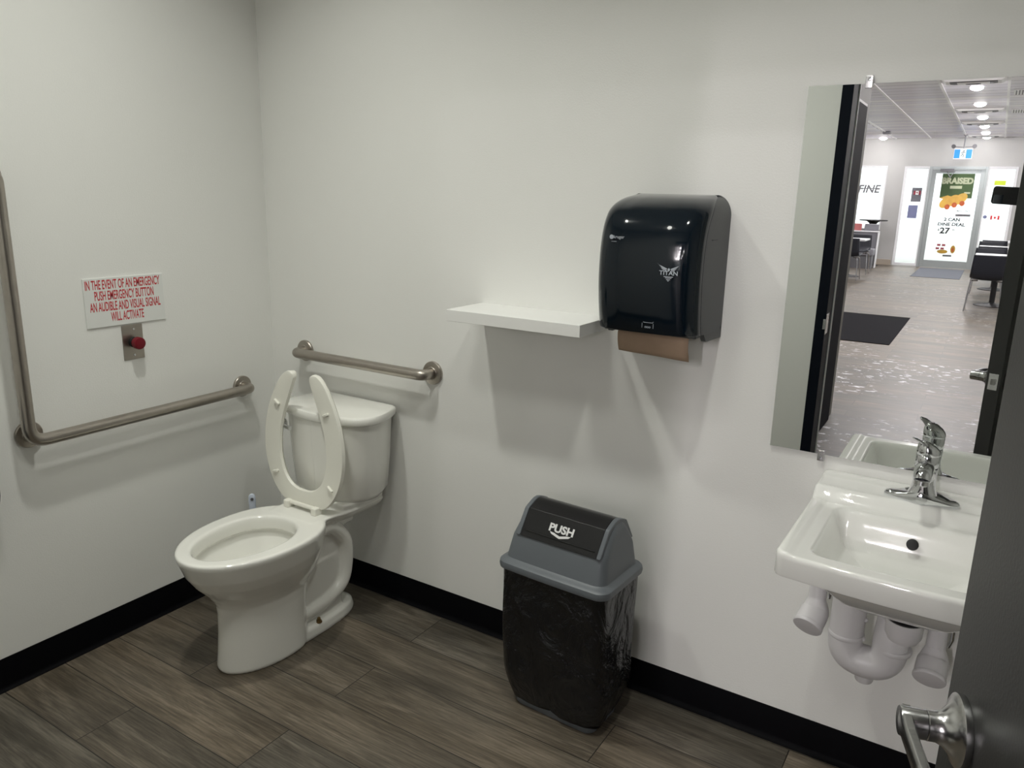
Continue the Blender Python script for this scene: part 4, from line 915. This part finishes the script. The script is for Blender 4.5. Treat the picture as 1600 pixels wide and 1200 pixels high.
mb = MB().box(.02, .16, -16.9, -16.72, DCEIL - .05, DCEIL); tag(mb.build('ceiling_sensor', 'vent', bevel=.004), 'small dark box on the dining ceiling above the window', 'sensor')
# floor mats
def floor_mat(x0, x1, y0, y1, mt, lab):
    mb = MB().box(x0, x1, y0, y1, 0.0, .008); o = mb.build('floor_mat', mt, bevel=.003); return tag(o, lab, 'floor mat')
floor_mat(.10, 1.56, -9.43, -7.08, 'mat_black', 'large black ribbed floor mat in the middle of the dining room floor')
floor_mat(.98, 1.88, -18.55, -16.0, 'mat_grey', 'grey door mat in front of the glass entrance door')
# chairs: black shell on thin chrome legs
def make_chair():
    o = empty('dining_chair', (0, 0, 0))
    sh_ = MB(); pr = [(-.20, .455), (-.10, .445), (.05, .440), (.16, .455), (.205, .52), (.222, .62), (.235, .74), (.240, .80)]
    pr = [(q.x, q.y) for q in catmull([(a, b_, 0) for a, b_ in pr], 3)]; N_ = len(pr); rows = []
    for i, (y, z) in enumerate(pr):
        hw = .225 if z < .5 else .225 - (z - .5) * .05
        rows.append([Vector((hw * (-1 + 2 * k / 10), y - (.035 * (1 - abs(1 - k / 5) ** 2) * 0), z + .03 * abs(-1 + k / 5) ** 3 * (1 if z < .5 else 0))) for k in range(11)])
    vs = [q for L in rows for q in L]; fs = [(r_ * 11 + i, r_ * 11 + i + 1, (r_ + 1) * 11 + i + 1, (r_ + 1) * 11 + i) for r_ in range(N_ - 1) for i in range(10)]
    sh_.add(vs, fs); s_ = sh_.build('shell', 'navy', o, smooth=60); sd_ = s_.modifiers.new('t', 'SOLIDIFY'); sd_.thickness = .022
    for sx_ in (-1, 1):
        for sy_ in (-1, 1):
            mb = MB(); mb.tube(fillet([(sx_ * .12, sy_ * .10, .432), (sx_ * .20, sy_ * .17, .432), (sx_ * .235, sy_ * .225, .0)], .05, 6), .009, 10)
            mb.build('leg', 'chrome', o, smooth=60)
    return o
ch0 = make_chair()
def chair(x, y, rz, lab, grp, first=[True]):
    o = ch0 if first[0] else copy_tree(ch0); first[0] = False
    o.location = (x, y, 0); o.rotation_euler = (0, 0, rz); tag(o, lab, 'chair', grp)
G1 = 'black chairs along the tables on the counter side'; G2 = 'black chairs near the FINE window'
chair(2.36, -10.95, 0, 'black dining chair with chrome legs nearest the washroom, counter side', G1)
chair(2.34, -12.55, PI, 'black dining chair behind the nearest counter-side table', G1)
chair(2.36, -13.55, 0, 'black dining chair in front of the second counter-side table', G1)
chair(2.34, -15.15, PI, 'black dining chair behind the second counter-side table', G1)
chair(2.38, -16.2, 0, 'black dining chair before the farthest counter-side table', G1)
chair(-.02, -14.35, 0, 'black dining chair nearest on the window side, partly behind the hallway corner', G2)
chair(-.05, -15.85, PI, 'black dining chair past the window-side table', G2)
def make_table(w_=.62, d=.72, h=.755):
    o = empty('dining_table', (0, 0, 0))
    MB().box(-w_ / 2, w_ / 2, -d / 2, d / 2, h - .032, h).build('tabletop', 'tabletop', o, bevel=.004)
    MB().lathe([(.038, .02), (.038, h - .04)], (0, 0, 0), (0, 0, 1), 20).box(-.16, .16, -.2, .2, h - .045, h - .032).build('post', 'black', o, smooth=35)
    MB().lathe([(.24, 0), (.24, .008), (.19, .020), (.06, .034), (.04, .05)], (0, 0, 0), (0, 0, 1), 36).build('base', 'black', o, smooth=35)
    return o
t0 = make_table()
def table(x, y, lab, grp, first=[True]):
    o = t0 if first[0] else copy_tree(t0); first[0] = False
    o.location = (x, y, 0); tag(o, lab, 'table', grp)
T1 = 'white topped tables in the dining room'
table(2.46, -11.72, 'white topped pedestal table nearest the washroom, counter side', T1)
table(2.46, -14.35, 'white topped pedestal table, second on the counter side', T1)
table(2.48, -16.95, 'white topped pedestal table farthest on the counter side', T1)
table(-.10, -15.08, 'white topped pedestal table on the window side', T1)
ht = empty('high_table', (-.14, -18.42, 0)); tag(ht, 'tall black pedestal table standing before the FINE window', 'table')
MB().lathe([(.30, 1.04), (.31, 1.05), (.31, 1.06), (.30, 1.065)], (0, 0, 0), (0, 0, 1), 36).build('tabletop', 'black', ht, smooth=35)
MB().lathe([(.045, .02), (.045, .92), (.10, 1.0), (.16, 1.04)], (0, 0, 0), (0, 0, 1), 20).build('post', 'black', ht, smooth=45)
MB().lathe([(.22, 0), (.22, .01), (.05, .035)], (0, 0, 0), (0, 0, 1), 32).build('base', 'black', ht, smooth=35)
bq = empty('banquette', (-.60, -17.75, 0)); tag(bq, 'grey upholstered bench with a faded red back cushion near the FINE window', 'bench')
MB().box(-.7, .68, -.08, .10, .06, .80).build('seat_back', 'greyvinyl', bq, bevel=.02)
MB().box(-.72, .70, -.10, .12, .80, .825).box(.68, .70, -.10, .12, 0, .80).build('frame', 'alu_white', bq, bevel=.003)
MB().box(-.7, .68, .10, .52, .28, .45).build('seat_cushion', 'greyvinyl', bq, bevel=.03)
MB().box(-.68, .66, .12, .50, 0, .28).build('plinth', 'vent', bq, smooth=0)
MB().box(-.30, .30, -.14, -.08, .72, .98).build('red_cushion', 'redvinyl', bq, bevel=.02)
MB().box(.36, .66, -.14, -.08, .72, .98).build('grey_cushion', 'greyvinyl', bq, bevel=.02)
# outside
struct(MB().box(-30, 30, -50, FY - .2, -.12, -.02).build('ground_outside', 'pavement', smooth=0), 'bright pavement outside the entrance', 'ground')

# ================================================================== PHONE AND THE PERSON HOLDING IT
ph = empty('smartphone', (2.395, -2.047, 1.536), rot=(0, math.radians(3), 0)); tag(ph, 'black smartphone held up sideways, seen in the mirror', 'phone')
mb = MB(); mb.loft([[Vector((q.x, y, q.y)) for q in rrect(.077 * f, .0375 * f, .012, z=0)] for y, f in ((-.0045, .97), (-.0035, 1), (.0035, 1), (.0045, .97))])
mb.build('phone_body', 'phone', ph, smooth=40)
MB().box(-.071, -.034, .0045, .0065, -.034, .002).build('camera_module', 'disp', ph, bevel=.0015)
# person
pr_ = empty('person', (2.66, -2.46, 0)); tag(pr_, 'person in dark grey sweater and black trousers holding up the phone at the doorway', 'person')
def skinned(name, chains, root, mats, parent, sub=2):
    """chains of (point, radius); shared points join"""
    V = []; Ed = []; Rr = []; idx = {}
    for chn in chains:
        prev = None
        for p_, r_ in chn:
            key = tuple(round(c_, 4) for c_ in p_)
            if key not in idx: idx[key] = len(V); V.append(p_); Rr.append(r_)
            i = idx[key]
            if prev is not None and prev != i: Ed.append((prev, i))
            prev = i
    me = bpy.data.meshes.new(name); me.from_pydata(V, Ed, []); o = bpy.data.objects.new(name, me); COL.objects.link(o)
    md = o.modifiers.new('skin', 'SKIN'); md.use_smooth_shade = True
    for i, sv in enumerate(me.skin_vertices[0].data):
        r_ = Rr[i]; sv.radius = (r_, r_) if not isinstance(r_, tuple) else r_; sv.use_root = (i == root)
    ms = o.modifiers.new('sub', 'SUBSURF'); ms.levels = sub; ms.render_levels = sub
    bpy.context.view_layer.update()
    m2 = bpy.data.meshes.new_from_object(o.evaluated_get(bpy.context.evaluated_depsgraph_get())); m2.name = name; m2.materials.clear()
    for q in mats: m2.materials.append(M[q])
    m2.polygons.foreach_set('use_smooth', [True] * len(m2.polygons))
    bpy.data.objects.remove(o); q = bpy.data.objects.new(name, m2); COL.objects.link(q); q.parent = parent; return q
pel = (0, 0, .95); chest = (0, .0, 1.30); neckb = (0, 0, 1.45)
wrR = (-.145, .325, 1.455)                       # right hand reaches the phone through the doorway
body = skinned('body', [
    [(pel, .13), ((0, 0, 1.10), .125), (chest, .14), (neckb, .075), ((0, .01, 1.53), .047), ((0, .025, 1.60), .075), ((0, .03, 1.68), .092), ((0, .02, 1.75), .070)],
    [(chest, .14), ((.13, 0, 1.40), .065), ((.19, 0, 1.38), .058), ((.155, .075, 1.24), .046), ((.07, .145, 1.22), .042), ((-.04, .235, 1.35), .034), (wrR, .026)],
    [(chest, .14), ((-.13, 0, 1.40), .065), ((-.185, 0, 1.38), .058), ((-.20, -.02, 1.24), .047), ((-.205, -.02, 1.10), .042), ((-.195, .03, .97), .035), ((-.19, .06, .86), .026)],
    [(pel, .13), ((.10, 0, .88), .090), ((.11, .01, .68), .075), ((.11, .02, .50), .058), ((.11, .0, .28), .052), ((.11, -.01, .09), .038), ((.115, .06, .035), .036), ((.12, .13, .030), .030)],
    [(pel, .13), ((-.10, 0, .88), .090), ((-.11, .01, .68), .075), ((-.11, .02, .50), .058), ((-.11, .0, .28), .052), ((-.11, -.01, .09), .038), ((-.115, .06, .035), .036), ((-.12, .13, .030), .030)]],
    0, ['skin', 'sweater', 'trousers', 'black'], pr_)
for pl in body.data.polygons:
    c_ = pl.center
    if c_.z > 1.475 and abs(c_.x) < .12: pl.material_index = 0
    elif c_.z < .08: pl.material_index = 3
    elif c_.z < .96 and abs(c_.x) < .178: pl.material_index = 2
    elif (Vector(c_) - Vector(wrR)).length < .03 or (c_.z < .875 and c_.x < -.15): pl.material_index = 0
    else: pl.material_index = 1
hr = MB(); hl_ = []
for k in range(9):
    a = k / 8 * PI * .62; z = 1.695 + .115 * math.cos(a); r_ = .100 * math.sin(a) + .004
    hl_.append([Vector((r_ * math.cos(b_) * .92, .012 + r_ * math.sin(b_) * 1.08 - (.02 if math.sin(b_) > .3 and k > 5 else 0), z)) for b_ in [2 * PI * i / 28 for i in range(28)]])
hr.loft(hl_, True, False); hro = hr.build('hair', 'hair', pr_, smooth=60); sd = hro.modifiers.new('t', 'SOLIDIFY'); sd.thickness = .012
for sx_ in (-1, 1):
    MB().lathe([(.011, -.004), (.012, 0), (.006, .005), (0, .006)], (sx_ * .033, .108, 1.675), (0, 1, 0), 14).build('eye', 'black', pr_, smooth=50)
    MB().lathe([(.018, -.004), (.022, .002), (.010, .008), (0, .009)], (sx_ * .088, .02, 1.665), (sx_, .2, 0), 14).build('ear', 'skin', pr_, smooth=50)
MB().loft([[Vector((-.008, .105, 1.675)), Vector((.008, .105, 1.675)), Vector((0, .113, 1.678))], [Vector((-.015, .108, 1.640)), Vector((.015, .108, 1.640)), Vector((0, .134, 1.643))]]).build('nose', 'skin', pr_, smooth=60, bevel=.003)
MB().tube([(-.022, .108, 1.610), (0, .114, 1.608), (.022, .108, 1.610)], [.003, .006, .003], 8).build('mouth', 'redvinyl', pr_, smooth=60)
def hand(wrist, palm_c, chains, thumb):
    root = [[(wrist, .025), (palm_c, (.034, .017))]]
    ch = root + [[(palm_c, (.034, .017))] + c_ for c_ in chains] + [[(wrist, .025)] + thumb]
    return skinned('hand', ch, 0, ['skin'], pr_, 2)
px, py, pz = 2.66, -2.46, 0      # world -> person-local
def W(x, y, z): return (x - px, y - py, z - pz)
# right hand: palm behind the end of the phone, four fingers over its lens side, thumb on the screen side
hand(W(2.515, -2.135, 1.455), W(2.502, -2.090, 1.500),
     [[(W(2.497, -2.050, 1.562 - .021 * k), .0088), (W(2.482, -2.031, 1.566 - .021 * k), .0083), (W(2.455 + .004 * k, -2.0305, 1.567 - .021 * k), .0078), (W(2.434 + .005 * k, -2.0315, 1.567 - .021 * k), .0068)] for k in range(4)],
     [(W(2.500, -2.100, 1.530), .011), (W(2.475, -2.076, 1.545), .0095), (W(2.450, -2.066, 1.552), .008)])
hand((-.19, .06, .86), (-.190, .075, .795),
     [[((-.186, .045 + .020 * k, .745), .0088), ((-.180, .045 + .021 * k, .715), .008), ((-.170, .043 + .021 * k, .692), .007)] for k in range(4)],
     [((-.180, .108, .815), .0105), ((-.172, .122, .785), .009), ((-.166, .126, .762), .0075)])
